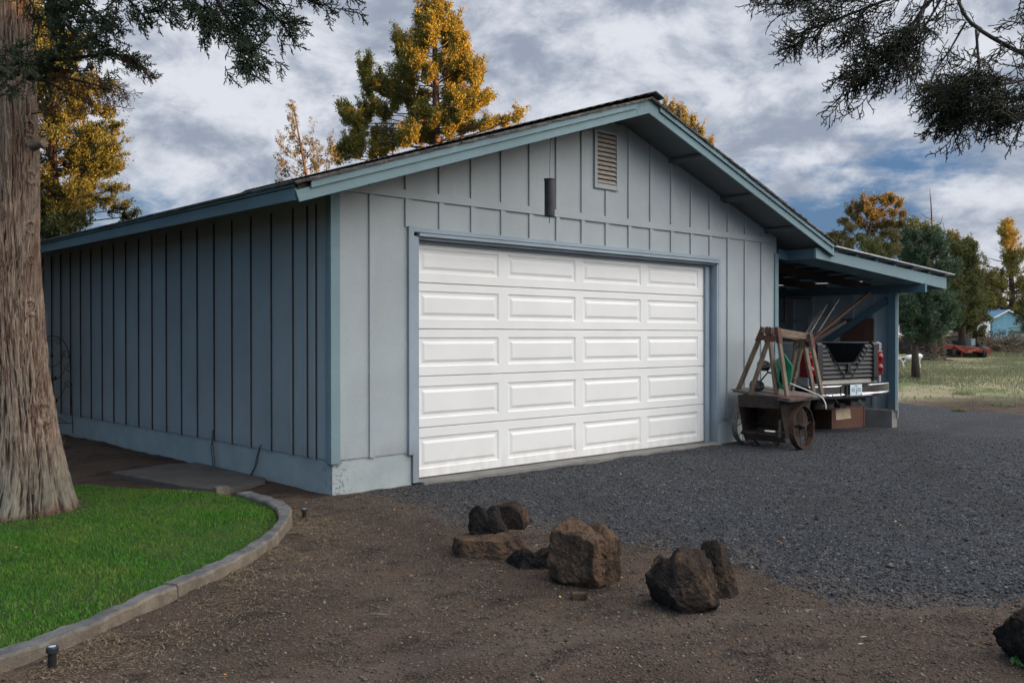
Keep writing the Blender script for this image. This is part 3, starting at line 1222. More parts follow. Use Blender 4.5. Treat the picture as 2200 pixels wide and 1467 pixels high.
r = MB()
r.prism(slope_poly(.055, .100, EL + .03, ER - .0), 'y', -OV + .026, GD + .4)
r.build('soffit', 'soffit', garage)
for x in (1.8, 3.0, 3.98, 5.06, 6.22, 7.30):
    r = MB()
    z = zb(x + .04) + .053
    sl_ = .32 if x < AP else -.3256
    r.add([(x, -OV + .03, z - .038), (x + .085, -OV + .03, z - .038 + sl_ * .085), (x + .085, .0, z - .038 + sl_ * .085), (x, .0, z - .038),
           (x, -OV + .03, z), (x + .085, -OV + .03, z + sl_ * .085), (x + .085, .0, z + sl_ * .085), (x, .0, z)],
          [(0, 3, 2, 1), (4, 5, 6, 7), (0, 1, 5, 4), (1, 2, 6, 5), (2, 3, 7, 6), (3, 0, 4, 7)])
    r.build('lookout', 'soffit', garage)


def rake(xa, xb, o0, o1, y0, y1, name='rake_board'):
    m = MB()
    m.prism([(xa, zb(xa) + o0), (xb, zb(xb) + o0), (xb, zb(xb) + o1), (xa, zb(xa) + o1)], 'y', y0, y1)
    return m.build(name, 'trim', garage, bevel=.002)


m = MB()
m.prism([(EL, zb(EL)), (AP - .21, zb(AP - .21)), (AP - .245, zb(AP - .245) + TW), (EL - .036, zb(EL - .036) + TW)], 'y', -OV - .002, -OV + .024)
m.build('rake_board', 'trim', garage, bevel=.002)
m = MB()
m.prism([(AP - .205, zb(AP - .205)), (AP, zb(AP - .0001)), (ER - .0, zb(ER)), (ER - .035, zb(ER - .035) + .150), (AP + .0, zb(AP) + .105),
         (AP - .24, zb(AP - .24) + TW)], 'y', -OV + .0, -OV + .026)
m.build('rake_board', 'trim', garage, bevel=.002)
rake(EL + .10, AP - .245, TW - .012, TW + .052, -OV - .026, -OV - .003)
rake(AP - .235, AP, TW, TW + .055, -OV, -OV + .024)
rake(AP + .18, ER - .06, TW - .004, TW + .052, -OV - .024, -OV - .001)
rake(AP + .001, AP + .179, TW, TW + .05, -OV + .002, -OV + .024)
m = MB()
m.box(EL - .022, EL + .0, -OV + .04, GD + .4, 2.580, 2.684)
m.build('fascia', 'trim', garage, bevel=.002)
m = MB()
m.box(EL - .040, EL - .002, -OV + .06, GD + .4, 2.690, 2.742)
m.build('fascia', 'trim', garage, bevel=.002)
m = MB()
m.box(ER, ER + .022, -OV + .03, GD + .4, zb(ER), zb(ER) + .13)
m.build('fascia', 'trim', garage, bevel=.002)

# --- shingles: overlapping tabs, ragged at the rake
rr = random.Random(5)
sh = MB()
for side in (0, 1):
    x_e = EL - .07 if side == 0 else ER + .02
    Ls = abs(AP - x_e)
    nc = int(Ls / .135)
    for c_ in range(nc):
        t0, t1 = c_ / nc, min((c_ + 1.35) / nc, 1.0)
        xa = x_e + (AP - x_e) * t0
        xb = x_e + (AP - x_e) * t1
        y = -OV - .045 + rr.uniform(-.012, .010)
        y_end = GD + .45
        while y < y_end:
            ln = rr.uniform(.14, .34)
            ya, yb = y, min(y + ln - .004, y_end)
            la, lb = rr.uniform(.0, .008), rr.uniform(.0, .004)
            za, zc = zb(xa) + TW + .066 + .012 + la, zb(xb) + TW + .066 + lb
            xj = rr.uniform(-.008, .008)
            th_ = .012 + rr.uniform(0, .006)
            sh.add([(xa + xj, ya, za - th_), (xb, ya, zc - th_), (xb, yb, zc - th_), (xa + xj, yb, za - th_),
                    (xa + xj, ya, za), (xb, ya, zc), (xb, yb, zc), (xa + xj, yb, za)],
                   [(0, 3, 2, 1), (4, 5, 6, 7), (0, 1, 5, 4), (1, 2, 6, 5), (2, 3, 7, 6), (3, 0, 4, 7)])
            y += ln
# thin under-courses whose ends show along the rake
for side in (0, 1):
    x_e = EL - .05 if side == 0 else ER
    for lay in range(3):
        x = x_e
        sgn = 1 if side == 0 else -1
        while (x < AP) if side == 0 else (x > AP):
            x2 = x + sgn * rr.uniform(.12, .32)
            x2 = min(x2, AP) if side == 0 else max(x2, AP)
            z0 = TW + .052 + lay * .0095
            yy = -OV - .035 - rr.uniform(0, .02)
            a, b = (x, x2) if side == 0 else (x2, x)
            sh.prism([(a, zb(a) + z0), (b, zb(min(b, AP - 1e-4) if side == 0 else b) + z0), (b, zb(min(b, AP - 1e-4) if side == 0 else b) + z0 + .008), (a, zb(a) + z0 + .007)], 'y', yy, -OV + .2)
            x = x2 + sgn * .002
sh.build('shingle_roof', 'shingle', garage, fixn=False)
dk = MB()
dk.prism(slope_poly(.101, .158, EL + .0, ER), 'y', -OV + .03, GD + .38)
dk.build('roof_deck', 'darkwood', garage)
# ridge caps
rc = MB()
y = -OV - .10
while y < GD + .4:
    l = .30
    zz = zb(AP) + TW + .095
    lift = .030
    rc.add([(AP - .16, y, zz - .040 + lift), (AP, y, zz + .012 + lift), (AP + .16, y, zz - .042 + lift),
            (AP - .16, y + l, zz - .050), (AP, y + l, zz + .0), (AP + .16, y + l, zz - .052),
            (AP - .16, y, zz - .052 + lift), (AP, y, zz - .002 + lift), (AP + .16, y, zz - .054 + lift)],
           [(0, 1, 4, 3), (1, 2, 5, 4), (6, 7, 1, 0), (7, 8, 2, 1), (6, 3, 4, 7), (7, 4, 5, 8)])
    y += .145
rc.build('ridge_cap', 'shingle', garage, fixn=False)

# --- gable vent
v = MB()
vx0, vx1, vz0, vz1 = 3.615, 4.045, 3.205, 3.905
v.box(vx0, vx0 + .045, -.03, .0, vz0, vz1)
v.box(vx1 - .035, vx1, -.03, .0, vz0, vz1)
v.box(vx0 + .045, vx1 - .035, -.03, .0, vz0, vz0 + .06)
v.box(vx0 + .045, vx1 - .035, -.03, .0, vz1 - .03, vz1)
vo = v.build('vent', 'frost', garage, bevel=.003)
v = MB()
for i in range(11):
    z = vz0 + .068 + i * .0545
    v.add([(vx0 + .045, -.026, z), (vx1 - .035, -.026, z), (vx1 - .035, -.003, z + .038), (vx0 + .045, -.003, z + .038),
           (vx0 + .045, -.026, z + .007), (vx1 - .035, -.026, z + .007), (vx1 - .035, -.003, z + .045), (vx0 + .045, -.003, z + .045)],
          [(0, 3, 2, 1), (4, 5, 6, 7), (0, 1, 5, 4), (1, 2, 6, 5), (2, 3, 7, 6), (3, 0, 4, 7)])
v.build('louver', 'tan', vo)
v = MB()
v.box(vx0 + .03, vx1 - .03, -.0025, -.001, vz0 + .05, vz1 - .02)
v.build('vent_screen', 'plastic_dark', vo)

# =================================================================== CARPORT (lean-to on the right)
carport = empty('carport', (9.6, 0, gz(9.6, 0)), 'open lean-to carport with teal rafters and metal roof beside the garage', 'carport')


def rz_(x):
    return 2.574 - .0648 * (x - 7.96) + .158 + .011 * (x - 7.96) + .062


def cz(x):      # lower edge of the front sloping board
    return 2.574 - .0648 * (x - 7.96)


PX = 11.50
m = MB()
m.prism([(7.92, cz(7.92)), (12.50, cz(12.50)), (12.50, cz(12.50) + .20), (7.92, cz(7.92) + .155)], 'y', -.50, -.462)
m.build('barge_board', 'trim', carport, bevel=.003)
m = MB()
m.box(7.955, 7.993, -.46, .35, cz(7.96) + .004, cz(7.96) + .15)
m.build('header_board', 'rafter', carport, bevel=.003)
m = MB()
m.box(12.501, 12.54, -.49, 6.0, cz(12.5), cz(12.5) + .20)
m.build('fascia', 'trim', carport, bevel=.003)
for k, y in enumerate((-.02, .9, 1.8, 2.7, 3.6, 4.5, 5.4)):
    m = MB()
    m.prism([(7.69, cz(7.69) - .0), (12.48, cz(12.48) + .01), (12.48, cz(12.48) + .15), (7.69, cz(7.69) + .14)], 'y', y, y + .04)
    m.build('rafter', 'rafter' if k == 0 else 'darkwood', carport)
for i in range(7):
    m = MB()
    x = 8.50 + i * .655
    m.box(x, x + .085, -.485, 6.0, cz(x) + .158 + .011 * (x - 7.96), rz_(x) - .006)
    m.build('purlin', 'rafter', carport)
# ribbed metal roof sheet
m = MB()
nr = 60
vs, fs = [], []
ysr = np.linspace(-.56, 6.2, nr * 2)
for i, yy in enumerate(ysr):
    dz = .012 if i % 2 else 0
    for x in (8.10, 12.68):
        z = rz_(x) + dz * .6
        vs.append((x, yy, z))
for i in range(len(ysr) - 1):
    a = i * 2
    fs.append((a, a + 1, a + 3, a + 2))
m.add(vs, fs)
ro = m.build('metal_roof', 'metalroof', carport)
sm = ro.modifiers.new('thick', 'SOLIDIFY')
sm.thickness = .006
m = MB()
m.prism([(8.14, rz_(8.14) - .002), (12.70, rz_(12.7) - .002), (12.70, rz_(12.7) + .016), (8.14, rz_(8.14) + .016)], 'y', -.580, -.566)
m.build('roof_edge', 'metalroof', carport)
# beam, post, brace
m = MB()
m.box(PX - .02, PX + .06, -.56, 6.2, 2.195, cz(PX) - .002)
m.build('beam', 'rafter', carport, bevel=.003)
m = MB()
m.box(PX - .04, PX + .045, -.05, .09, .12, 2.194)
m.build('post', 'rafter', carport, bevel=.003)
m = MB()
m.bar((PX - .0, .12, 2.08), (PX - .0, 1.62, 1.12), .05, .12, up=(0, 0, 1))
m.build('brace', 'rafter', carport, bevel=.003)
# right side wall on its low footing
m = MB()
m.box(PX + .045, PX + .063, .02, 6.2, .14, 2.26)
for k in range(15):
    y = .34 + .405 * k
    m.box(PX + .012, PX + .045, y, y + .055, .14, 2.19)
m.build('side_wall', 'siding', carport)
m = MB()
m.box(PX - .10, PX + .10, -.02, 6.2, -.5, .135)
m.build('footing', 'conc', carport, bevel=.01)
m = MB()
m.box(PX + .048, PX + .075, -.052, .02, .0, 2.19)
m.build('corner_board', 'frost', carport)
# rear wall of the lean-to
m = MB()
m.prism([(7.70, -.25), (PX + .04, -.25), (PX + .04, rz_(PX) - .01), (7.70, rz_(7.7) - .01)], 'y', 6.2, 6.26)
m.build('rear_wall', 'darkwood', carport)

# =================================================================== small things round the garage
def on_y(u, v, y):
    d = FW + RT * (u - 1100) / FPX + UP * (723.0 - v) / FPX
    return CAM + d * (y - CAM[1]) / d[1]


def on_x(u, v, x):
    d = FW + RT * (u - 1100) / FPX + UP * (723.0 - v) / FPX
    return CAM + d * (x - CAM[0]) / d[0]


def on_z(u, v, z):
    d = FW + RT * (u - 1100) / FPX + UP * (723.0 - v) / FPX
    return CAM + d * (z - CAM[2]) / d[2]


# wind chime
ch = empty('wind_chime', (2.325, -.545, 2.70), 'black tube wind chime hanging on a wire from the left gable edge', 'wind chime')
m = MB()
m.lathe([(.0, 3.098), (.056, 3.098), (.060, 3.094), (.060, 3.082), (.055, 3.078), (.055, 2.702), (.050, 2.702), (.050, 3.06), (0, 3.06)], (2.325, -.545, 0), n=28)
m.build('tube', 'black_pipe', ch, smooth=False)
m = MB()
m.tube([(2.325, -.545, 3.10), (2.327, -.548, 3.30), (2.333, -.55, 3.50)], .0025, 5)
m.tube([(2.333, -.55, 3.50), (2.345, -.55, 3.515), (2.333, -.55, 3.535)], .004, 5)
m.build('wire', 'black_iron', ch)
m = MB()
m.tube([(2.325, -.545, 2.72), (2.323, -.545, 2.63)], .004, 5)
m.build('clapper_cord', 'black_iron', ch)

# iron trellis leaning by the side wall (faces the lawn)
tc = at(112, 723, 13.8)
tr = empty('garden_trellis', (tc[0], tc[1], gz(tc[0], tc[1])), 'black wrought iron trellis with scrolls and leaf buds against the side wall', 'trellis')


def tp(sx_, z):
    q = tc + RT * sx_
    return (q[0], q[1], z)


m = MB()
HW = .285
arch = [tp(HW + .015, .02), tp(HW + .0, .5), tp(HW - .02, 1.0), tp(HW - .03, 1.12)]
for k in range(1, 12):
    a = math.pi / 2 * k / 11
    arch.append(tp((HW - .03) * math.cos(a), 1.12 + .33 * math.sin(a)))
m.tube(arch, .006, 6)
m.tube([tp(-(Vector(q) - Vector(tp(0, 0))).dot(Vector(RT)), q[2]) for q in arch], .006, 6)
m.tube([tp(-HW - .005, .17), tp(HW + .005, .17)], .005, 6)
m.build('arch_frame', 'black_iron', tr)
m = MB()
m.tube([tp(0, .35), tp(.0, .9), tp(-.005, 1.13)], [.022, .014, .006], 6)
for s in (-1, 1):
    for k in range(4):
        m.tube([tp(0, .36), tp(s * .04, .30), tp(s * (.05 + .055 * k), .17)], .004, 5)
    for z0, z1, xx in ((.50, .78, .24), (.80, 1.02, .235), (1.00, 1.22, .20)):
        pts = []
        for k in range(9):
            a = k / 8 * math.pi * .5
            pts.append(tp(s * xx * math.sin(a) * .8, z0 + (z1 - z0) * (1 - math.cos(a)) * 1.0 + 0))
        cx, cz_ = s * (xx - .0), z1 - .045
        for k in range(14):
            a = math.pi / 2 - k / 13 * math.pi * 2.1
            rad = .058 * (1 - k / 18)
            pts.append(tp(cx + s * rad * math.cos(a) * 1.0 - s * .0, cz_ + rad * math.sin(a)))
        m.tube(pts, .0045, 5)
    pts = []
    for k in range(14):
        a = math.pi * .9 - k / 13 * math.pi * 2.0
        rad = .05 * (1 - k / 20)
        pts.append(tp(s * (.075 + rad * math.cos(a)), 1.36 + rad * math.sin(a)))
    m.tube(pts, .0045, 5)
m.build('scroll', 'black_iron', tr)
for (sx_, z) in ((-.005, 1.16), (-.03, .83), (.045, .83), (.06, .50), (-.07, .48)):
    m = MB()
    c = Vector(tp(sx_, z))
    m.lathe([(0, -.035), (.022, -.01), (.020, .01), (0, .038)], c, n=8)
    m.build('leaf_bud', 'black_iron', tr, smooth=True)

# stepping slab beside the wall
sb = MB()
poly = [(-1.03, 2.70), (-.30, 2.93), (-.02, 2.80), (-.03, 1.20), (-.12, 1.04), (-.70, .80), (-.86, 1.30)]
sb.prism(poly, 'z', -.075, .0)
o = sb.build('paving_slab', 'slab', bevel=.008)
tag(o, 'grey concrete slab lying between the lawn and the garage side wall', 'paving slab')
sb = MB()
sb.box(-.80, -.66, .70, .80, -.10, .045)
o = sb.build('edging_block', 'kerb', bevel=.012)
tag(o, 'small tan block closing the end of the kerb by the slab', 'block')

# cables coming out of the wall
m = MB()
m.tube([(-.030, 2.40, .40), (-.034, 2.395, .28), (-.030, 2.37, .12), (-.032, 2.35, .02), (-.036, 2.37, -.06)], .0065, 6)
m.tube([(-.038, 2.39, .33), (-.045, 2.41, .20), (-.040, 2.38, .05), (-.05, 2.36, -.05)], .006, 6)
tag(m.build('cable', 'rubber_cable', loc=(-.03, 2.38, -.05)), 'pair of grey cables hanging straight down the side footing behind the slab', 'cable', 'cables at the side wall')
m = MB()
m.tube([(-.028, 1.30, .33), (-.036, 1.34, .22), (-.032, 1.38, .12), (-.05, 1.46, .0), (-.06, 1.50, -.01)], .0065, 6)
m.tube([(-.040, 1.31, .30), (-.046, 1.36, .19), (-.04, 1.41, .09), (-.06, 1.47, .0)], .006, 6)
tag(m.build('cable', 'rubber_cable', loc=(-.03, 1.4, 0)), 'slanting grey cable dropping onto the near end of the slab', 'cable', 'cables at the side wall')

# sprinkler heads
sp1 = on_z(110, 1428, .004)
for (x, y, h, lab) in ((float(sp1[0]), float(sp1[1]), .093, 'black pop-up sprinkler with blue-topped cap near the front end of the kerb'),
                       (-.724, -.735, .075, 'small black pop-up sprinkler between kerb bend and garage corner')):
    z0 = float(ground_h(np.array([x]), np.array([y]))[0])
    s = empty('sprinkler_head', (x, y, z0), lab, 'sprinkler', 'sprinkler heads outside the kerb')
    m = MB()
    m.lathe([(.0175, z0 - .02), (.0175, z0 + h * .72), (.020, z0 + h * .74)], (x, y, 0), n=20)
    m.build('body', 'rubber', s, smooth=True)
    m = MB()
    m.lathe([(.0195, z0 + h * .70), (.0245, z0 + h * .72), (.0250, z0 + h * .94), (.0225, z0 + h), (.0155, z0 + h)], (x, y, 0), n=24)
    for k in range(20):
        a = k / 20 * 6.283
        m.box(x + .0248 * math.cos(a) - .001, x + .0248 * math.cos(a) + .001, y + .0248 * math.sin(a) - .001, y + .0248 * math.sin(a) + .001, z0 + h * .74, z0 + h * .93)
    m.build('cap', 'black_pipe', s)
    m = MB()
    m.lathe([(.0, z0 + h + .0008), (.0155, z0 + h + .0004)], (x, y, 0), n=20)
    m.build('cap_disc', 'cap_label', s)


# =================================================================== lava rocks
def m_lava(name, c1, c2, c3):
    m, t, b = new_mat(name)
    g = obj_co(t)
    c = t.mix(t.ramp(t.noise(g, 5, 6, .65), .36, .62), c1, c2)
    c = t.mix(t.math('MULTIPLY', t.ramp(t.noise(t.map(g, (1, 1, .5)), 9, 5, .6), .52, .66), .7), c, c3)
    vo_ = t.voro(g, 95)
    pit = t.ramp(vo_, .30, .05)
    msk = t.ramp(t.noise(g, 28, 3), .42, .6)
    pm = t.math('MULTIPLY', pit, msk)
    c = t.mix(t.math('MULTIPLY', pm, .75), c, tuple(q * .25 for q in c1))
    t.put(b.inputs['Base Color'], c)
    b.inputs['Roughness'].default_value = .95
    b.inputs['Specular IOR Level'].default_value = .1
    h = t.math('SUBTRACT', t.noise(g, 45, 7, .72), t.math('MULTIPLY', pm, 1.1))
    add_bump(t, b, h, 1.0, .024)
    return m


MAT['lava_brown'] = m_lava('brown_lava', (.15, .095, .062), (.080, .055, .040), (.022, .018, .016))
MAT['lava_dark'] = m_lava('dark_lava', (.030, .026, .024), (.018, .016, .016), (.05, .04, .033))
MAT['lava_mix'] = m_lava('mixed_lava', (.060, .044, .035), (.030, .025, .022), (.17, .105, .062))
_ico = bmesh.new()
bmesh.ops.create_icosphere(_ico, subdivisions=6, radius=1)
ICO_V = np.array([v.co[:] for v in _ico.verts])
ICO_F = np.array([[v.index for v in f.verts] for f in _ico.faces])
_ico.free()


def rnd_dirs(rk, n):
    v = rk.normal(0, 1, (n, 3))
    return v / np.linalg.norm(v, axis=1)[:, None]


def rock(c, planes, mat, label, seed, rough=.05, group='lava rocks beside the drive', fine=.030, sharp=80, notch=(), cuts=9, wedge=()):
    """planes: (right, ahead, up, h) in the rock's own frame; c = point on the ground"""
    N = np.array([q[:3] for q in planes], float)
    N /= np.linalg.norm(N, axis=1)[:, None]
    h = np.array([q[3] for q in planes])
    d = ICO_V
    rk = np.random.default_rng(seed + 300)
    ex = rnd_dirs(rk, cuts)
    sup = np.array([np.max((d / np.maximum((np.clip(d @ N.T / h[None], 1e-3, None) ** sharp).sum(1) ** (1 / sharp), 1e-6)[:, None]) @ e) for e in ex])
    N = np.concatenate([N, ex])
    h = np.concatenate([h, sup * rk.uniform(.74, .95, len(ex))])
    inv = np.clip(d @ N.T / h[None], 1e-3, None)
    rad = 1.0 / (np.sum(inv ** sharp, 1) ** (1 / sharp))
    S = float(np.mean(h[:len(planes)]))
    pt = d * rad[:, None]
    rad = rad + S * (rough * fbm(pt / S * 1.6 + seed, 4, seed) * 2 + fine * fbm(pt / S * 9 + seed, 4, seed + 5, gain=.6) * 1.6)
    cav = vnoise(pt / S * 14 + seed, seed + 40)
    rad -= S * fine * 1.6 * np.clip(cav - .62, 0, 1) * 3
    rad += S * .050 * (1 - np.abs(fbm(pt / S * 3.2 + seed * 2, 4, seed + 9)) * 3.2)
    rad += S * .022 * (1 - np.abs(fbm(pt / S * 11 + seed * 3, 3, seed + 19)) * 3.2)
    pt = d * rad[:, None]
    for (nr_, na, nu, off, dep) in notch:
        nn = np.array([nr_, na, nu], float)
        nn /= np.linalg.norm(nn)
        s = pt @ nn - off
        pt = pt - np.where(s[:, None] > 0, nn[None] * (s[:, None] * dep), 0)
    for (wr, wf, wc, hw, dep) in wedge:
        s = pt[:, 0] * wr + pt[:, 1] * wf - wc
        k_ = np.clip(1 - np.abs(s) / hw, 0, 1) * np.clip((pt[:, 2] - .0) / .05, 0, 1)
        pt = pt - np.stack([k_ * 0, k_ * 0, k_ * dep], 1)
    low = -min([q[3] for q in planes if q[2] < -.9] or [.1])
    Wp = np.array(c) + pt[:, :1] * RT + pt[:, 1:2] * FW + (pt[:, 2:3] - low - .015) * UP
    o = np_mesh('lava_rock', Wp, ICO_F, MAT[mat], smooth=False, loc=c)
    tag(o, label, 'rock', group)
    return o


def gp(u, v):
    q = on_z(u, v, -.055)
    return (q[0], q[1], gz(q[0], q[1]))


# tall brown cube-like rock
q = Vector(gp(1256, 1262)) + Vector(FW) * .12
rock(q, [(-.62, -.78, .05, .148), (.80, -.60, .0, .165), (.55, .83, 0, .155), (-.88, .45, .05, .175), (0, -.12, 1, .150), (.55, -.1, 1, .185), (0, 0, -1, .185), (-.3, -.8, -.7, .20), (.5, -.6, -.8, .23)],
     'lava_brown', 'tall squarish brown lava rock standing in the middle of the group', 3, rough=.035, cuts=2, wedge=((.9, .3, .085, .045, .050), (.2, .9, -.03, .05, .018)))
# notch block on its top right: second lump
q = Vector(gp(1478, 1322)) + Vector(FW) * .11
rock(q, [(-.80, -.45, .35, .150), (.62, -.62, .42, .125), (.9, .2, .15, .165), (0, .9, .1, .17), (-.25, -.85, .25, .15), (.0, 0, 1, .185), (-.62, .1, .75, .165), (0, 0, -1, .15), (-.8, -.3, -.55, .135), (.6, -.5, -.6, .20), (.1, -.9, -.4, .17)],
     'lava_mix', 'big dark lava rock with slanting ridge nearest the camera', 12, rough=.09, wedge=((.95, -.1, -.075, .035, .035), (.9, .2, .06, .03, .02)))
q = Vector(gp(1546, 1280)) + Vector(FW) * .06
rock(q, [(-.85, -.4, .35, .085), (.75, -.55, .3, .085), (.7, .6, .1, .10), (-.4, .9, 0, .10), (-.5, 0, .85, .19), (.6, 0, .8, .16), (0, 0, -1, .115), (0, -.9, .3, .11)],
     'lava_mix', 'leaning slab of lava rock resting behind the ridged dark rock', 23, rough=.05)
# stack on the left
q = Vector(gp(1050, 1206)) + Vector(FW) * .12
rock(q, [(-.9, -.3, .1, .21), (-.25, -.95, .15, .12), (.45, -.85, .2, .15), (.9, -.2, .3, .25), (.6, .75, 0, .22), (-.6, .75, 0, .22), (0, 0, 1, .068), (0, 0, -1, .07)],
     'lava_brown', 'flat brown lava slab at the left carrying a black lump', 31, rough=.05)
c0 = Vector(gp(1040, 1190)) + Vector(FW) * .12
c0.z += .095
rock(c0, [(-.97, -.15, .1, .105), (.90, -.25, .25, .115), (-.1, -.97, .1, .10), (.1, .95, 0, .11), (-.35, .1, 1, .145), (.45, 0, 1, .130), (0, 0, -1, .095), (.7, -.4, -.5, .12)],
     'lava_dark', 'black lava lump standing on the flat brown slab', 44, rough=.12, wedge=((1, .1, .015, .055, .055),))
q = Vector(gp(1096, 1160)) + Vector(FW) * .16
q.z += .07
rock(q, [(-.9, -.3, .0, .085), (.93, -.25, .2, .10), (-.1, -.97, -.1, .085), (.1, .95, 0, .10), (-.2, 0, 1, .085), (.6, .0, .8, .10), (0, 0, -1, .09)],
     'lava_mix', 'small squarish lava rock peeping out behind the black lump', 52, rough=.06)
q = Vector(gp(1150, 1224)) + Vector(FW) * .09
rock(q, [(-.8, -.4, .25, .125), (.2, -.9, .3, .085), (.9, 0, 0, .15), (0, .9, .1, .10), (0, 0, 1, .062), (-.7, 0, .75, .11), (0, 0, -1, .055)],
     'lava_dark', 'low dark lava rock wedged against the left of the tall brown rock', 61, rough=.13, wedge=((1, .2, .01, .06, .03),))
q = Vector(gp(1246, 1286))
rock(q, [(-1, 0, 0, .045), (1, 0, 0, .042), (0, -1, 0, .03), (0, 1, 0, .03), (0, 0, 1, .024), (0, 0, -1, .02)],
     'lava_brown', 'fist-sized pale stone lying before the tall brown rock', 72, rough=.08, fine=.03)
q = Vector(gp(2262, 1432)) + Vector(FW) * .03
rock(q, [(-.95, -.25, .05, .130), (-.3, -.95, .1, .14), (.9, 0, 0, .2), (0, .9, 0, .14), (-.35, 0, 1, .125), (.3, 0, 1, .135), (0, 0, -1, .125), (-.8, -.2, -.6, .14)],
     'lava_mix', 'dark rounded lava rock cut off by the right edge of the view', 81, rough=.09)

# little green weed by the last rock
wd = MB()
bq = Vector(gp(2190, 1432))
rr = random.Random(3)
for k in range(14):
    a = rr.uniform(0, 6.28)
    L = rr.uniform(.02, .045)
    d = Vector((math.cos(a), math.sin(a), rr.uniform(.3, 1.2))).normalized()
    s = Vector((-math.sin(a), math.cos(a), 0))
    b0 = bq + Vector((rr.uniform(-.03, .03), rr.uniform(-.03, .03), 0))
    wd.add([b0, b0 + d * L * .5 + s * L * .25, b0 + d * L, b0 + d * L * .5 - s * L * .25], [(0, 1, 2, 3)])
MAT['weed'] = m_island('weed_leaf', [(.03, .10, .025), (.06, .13, .03), (.04, .08, .025)], .6, trans=(.06, .16, .04))
tag(wd.build('weed', 'weed', fixn=False, loc=tuple(bq)), 'small bright green weed in front of the rock at the right edge', 'weed')
MAT['sprig'] = m_island('dry_sprig', [(.30, .27, .20), (.22, .20, .12), (.38, .36, .30)], .8)
for k, (u, v, nm, mt, n_, up_, lab) in enumerate(((1856, 1268, 'dry_twig', 'sprig', 26, .25, 'pale dry twig lying at the gravel edge right of the rocks'),
                                             (1712, 1320, 'dry_twig', 'sprig', 12, .25, 'small pale twig on the dirt between the rocks and the gravel'),
                                             (2000, 1222, 'gravel_weed', 'weed', 24, 1.2, 'sprig of yellow-green weeds growing out of the gravel'),
                                             (1972, 1228, 'gravel_weed', 'sprig', 16, 1.3, 'dry brown weed sprig in the gravel beside the green one'))):
    q = Vector(gp(u, v)) + Vector((0, 0, .012))
    sgm = MB()
    for j in range(n_):
        a = rr.uniform(0, 6.28)
        b0 = q + Vector(RT) * rr.uniform(-.09, .09) + Vector(FW) * rr.uniform(-.03, .03)
        d = Vector((math.cos(a), math.sin(a), rr.uniform(0, up_))).normalized()
        L = rr.uniform(.02, .06)
        s = Vector((-math.sin(a), math.cos(a), .3)) * .0018
        sgm.add([b0 - s, b0 + s, b0 + d * L + s * .3, b0 + d * L - s * .3], [(0, 1, 2, 3)])
    tag(sgm.build(nm, mt, fixn=False, loc=tuple(q)), lab, 'weed' if nm == 'gravel_weed' else 'twig')

# flat stick on the dirt
sk = MB()
a_, b_ = on_z(772, 1323, -.035), on_z(838, 1321, -.035)
sk.tube([a_, (a_ + b_) / 2 + np.array([.0, .0, .006]), b_], [.003, .008, .002], 6)
tag(sk.build('stick', 'wood_grey', loc=tuple(a_)), 'thin grey stick lying on the bare dirt in the foreground', 'stick')

# =================================================================== iron cart
cx0, cy0 = 6.42, -1.12
zc = gz(6.4, -.7) + .016
cart = empty('steel_cart', (6.45, -.68, zc), 'rusted two-wheeled steel trough cart standing before the carport', 'cart')
m = MB()
for y0, y1 in ((-1.00, -.988), (-.372, -.36)):
    m.prism([(6.10, .655), (6.90, .655), (6.86, .50), (6.74, .10), (6.24, .10), (6.12, .50)], 'y', y0, y1)
m.bar((6.11, -.99, .575), (6.11, -.37, .575), .012, .16)
m.bar((6.235, -.99, .125), (6.235, -.37, .125), .012, .10)
m.bar((6.26, -.99, .06), (6.26, -.37, .06), .03, .03)
m.bar((6.88, -.99, .60), (6.88, -.37, .60), .012, .12)
m.bar((6.80, -.80, .34), (6.80, -.37, .34), .012, .40)
m.bar((6.13, -.975, .35), (6.13, -.962, .12), .05, .02)
m.build('trough', 'rust_dark', cart, bevel=.003)
m = MB()
m.box(6.55, 6.57, -.75, -.385, .16, .50)
o = m.build('inner_plate', MAT['rust'], cart)
m = MB()
m.tube([(6.17, -.97, .14), (6.17, -.38, .14)], .022, 10)
m.tube([(6.15, -.62, .14), (6.10, -.64, .20), (6.10, -.70, .23), (6.12, -.76, .19), (6.14, -.79, .10)], .007, 6)
m.build('pipe', 'rust_dark', cart, smooth=True)
for a_, b_, w_, h_ in (((6.30, -.42, .10), (6.40, -.50, .00 + zc), .04, .02), ((6.70, -.62, .10), (6.62, -.66, zc), .04, .02), ((6.30, -.70, .10), (6.42, -.78, zc), .012, .012)):
    m = MB()
    m.bar(a_, b_, w_, h_)
    m.build('stand_leg', 'rust_dark', cart)
A, B, Cq = at(1569, 836, 13.0), at(1700, 859, 11.95), at(1776, 851, 12.45)
Dq = A + (Cq - B)
m = MB()


def slab_quad(m, a, b, c, d, t):
    up = np.array([0, 0, t])
    m.add([a - up, b - up, c - up, d - up, a, b, c, d], [(0, 3, 2, 1), (4, 5, 6, 7), (0, 1, 5, 4), (1, 2, 6, 5), (2, 3, 7, 6), (3, 0, 4, 7)])


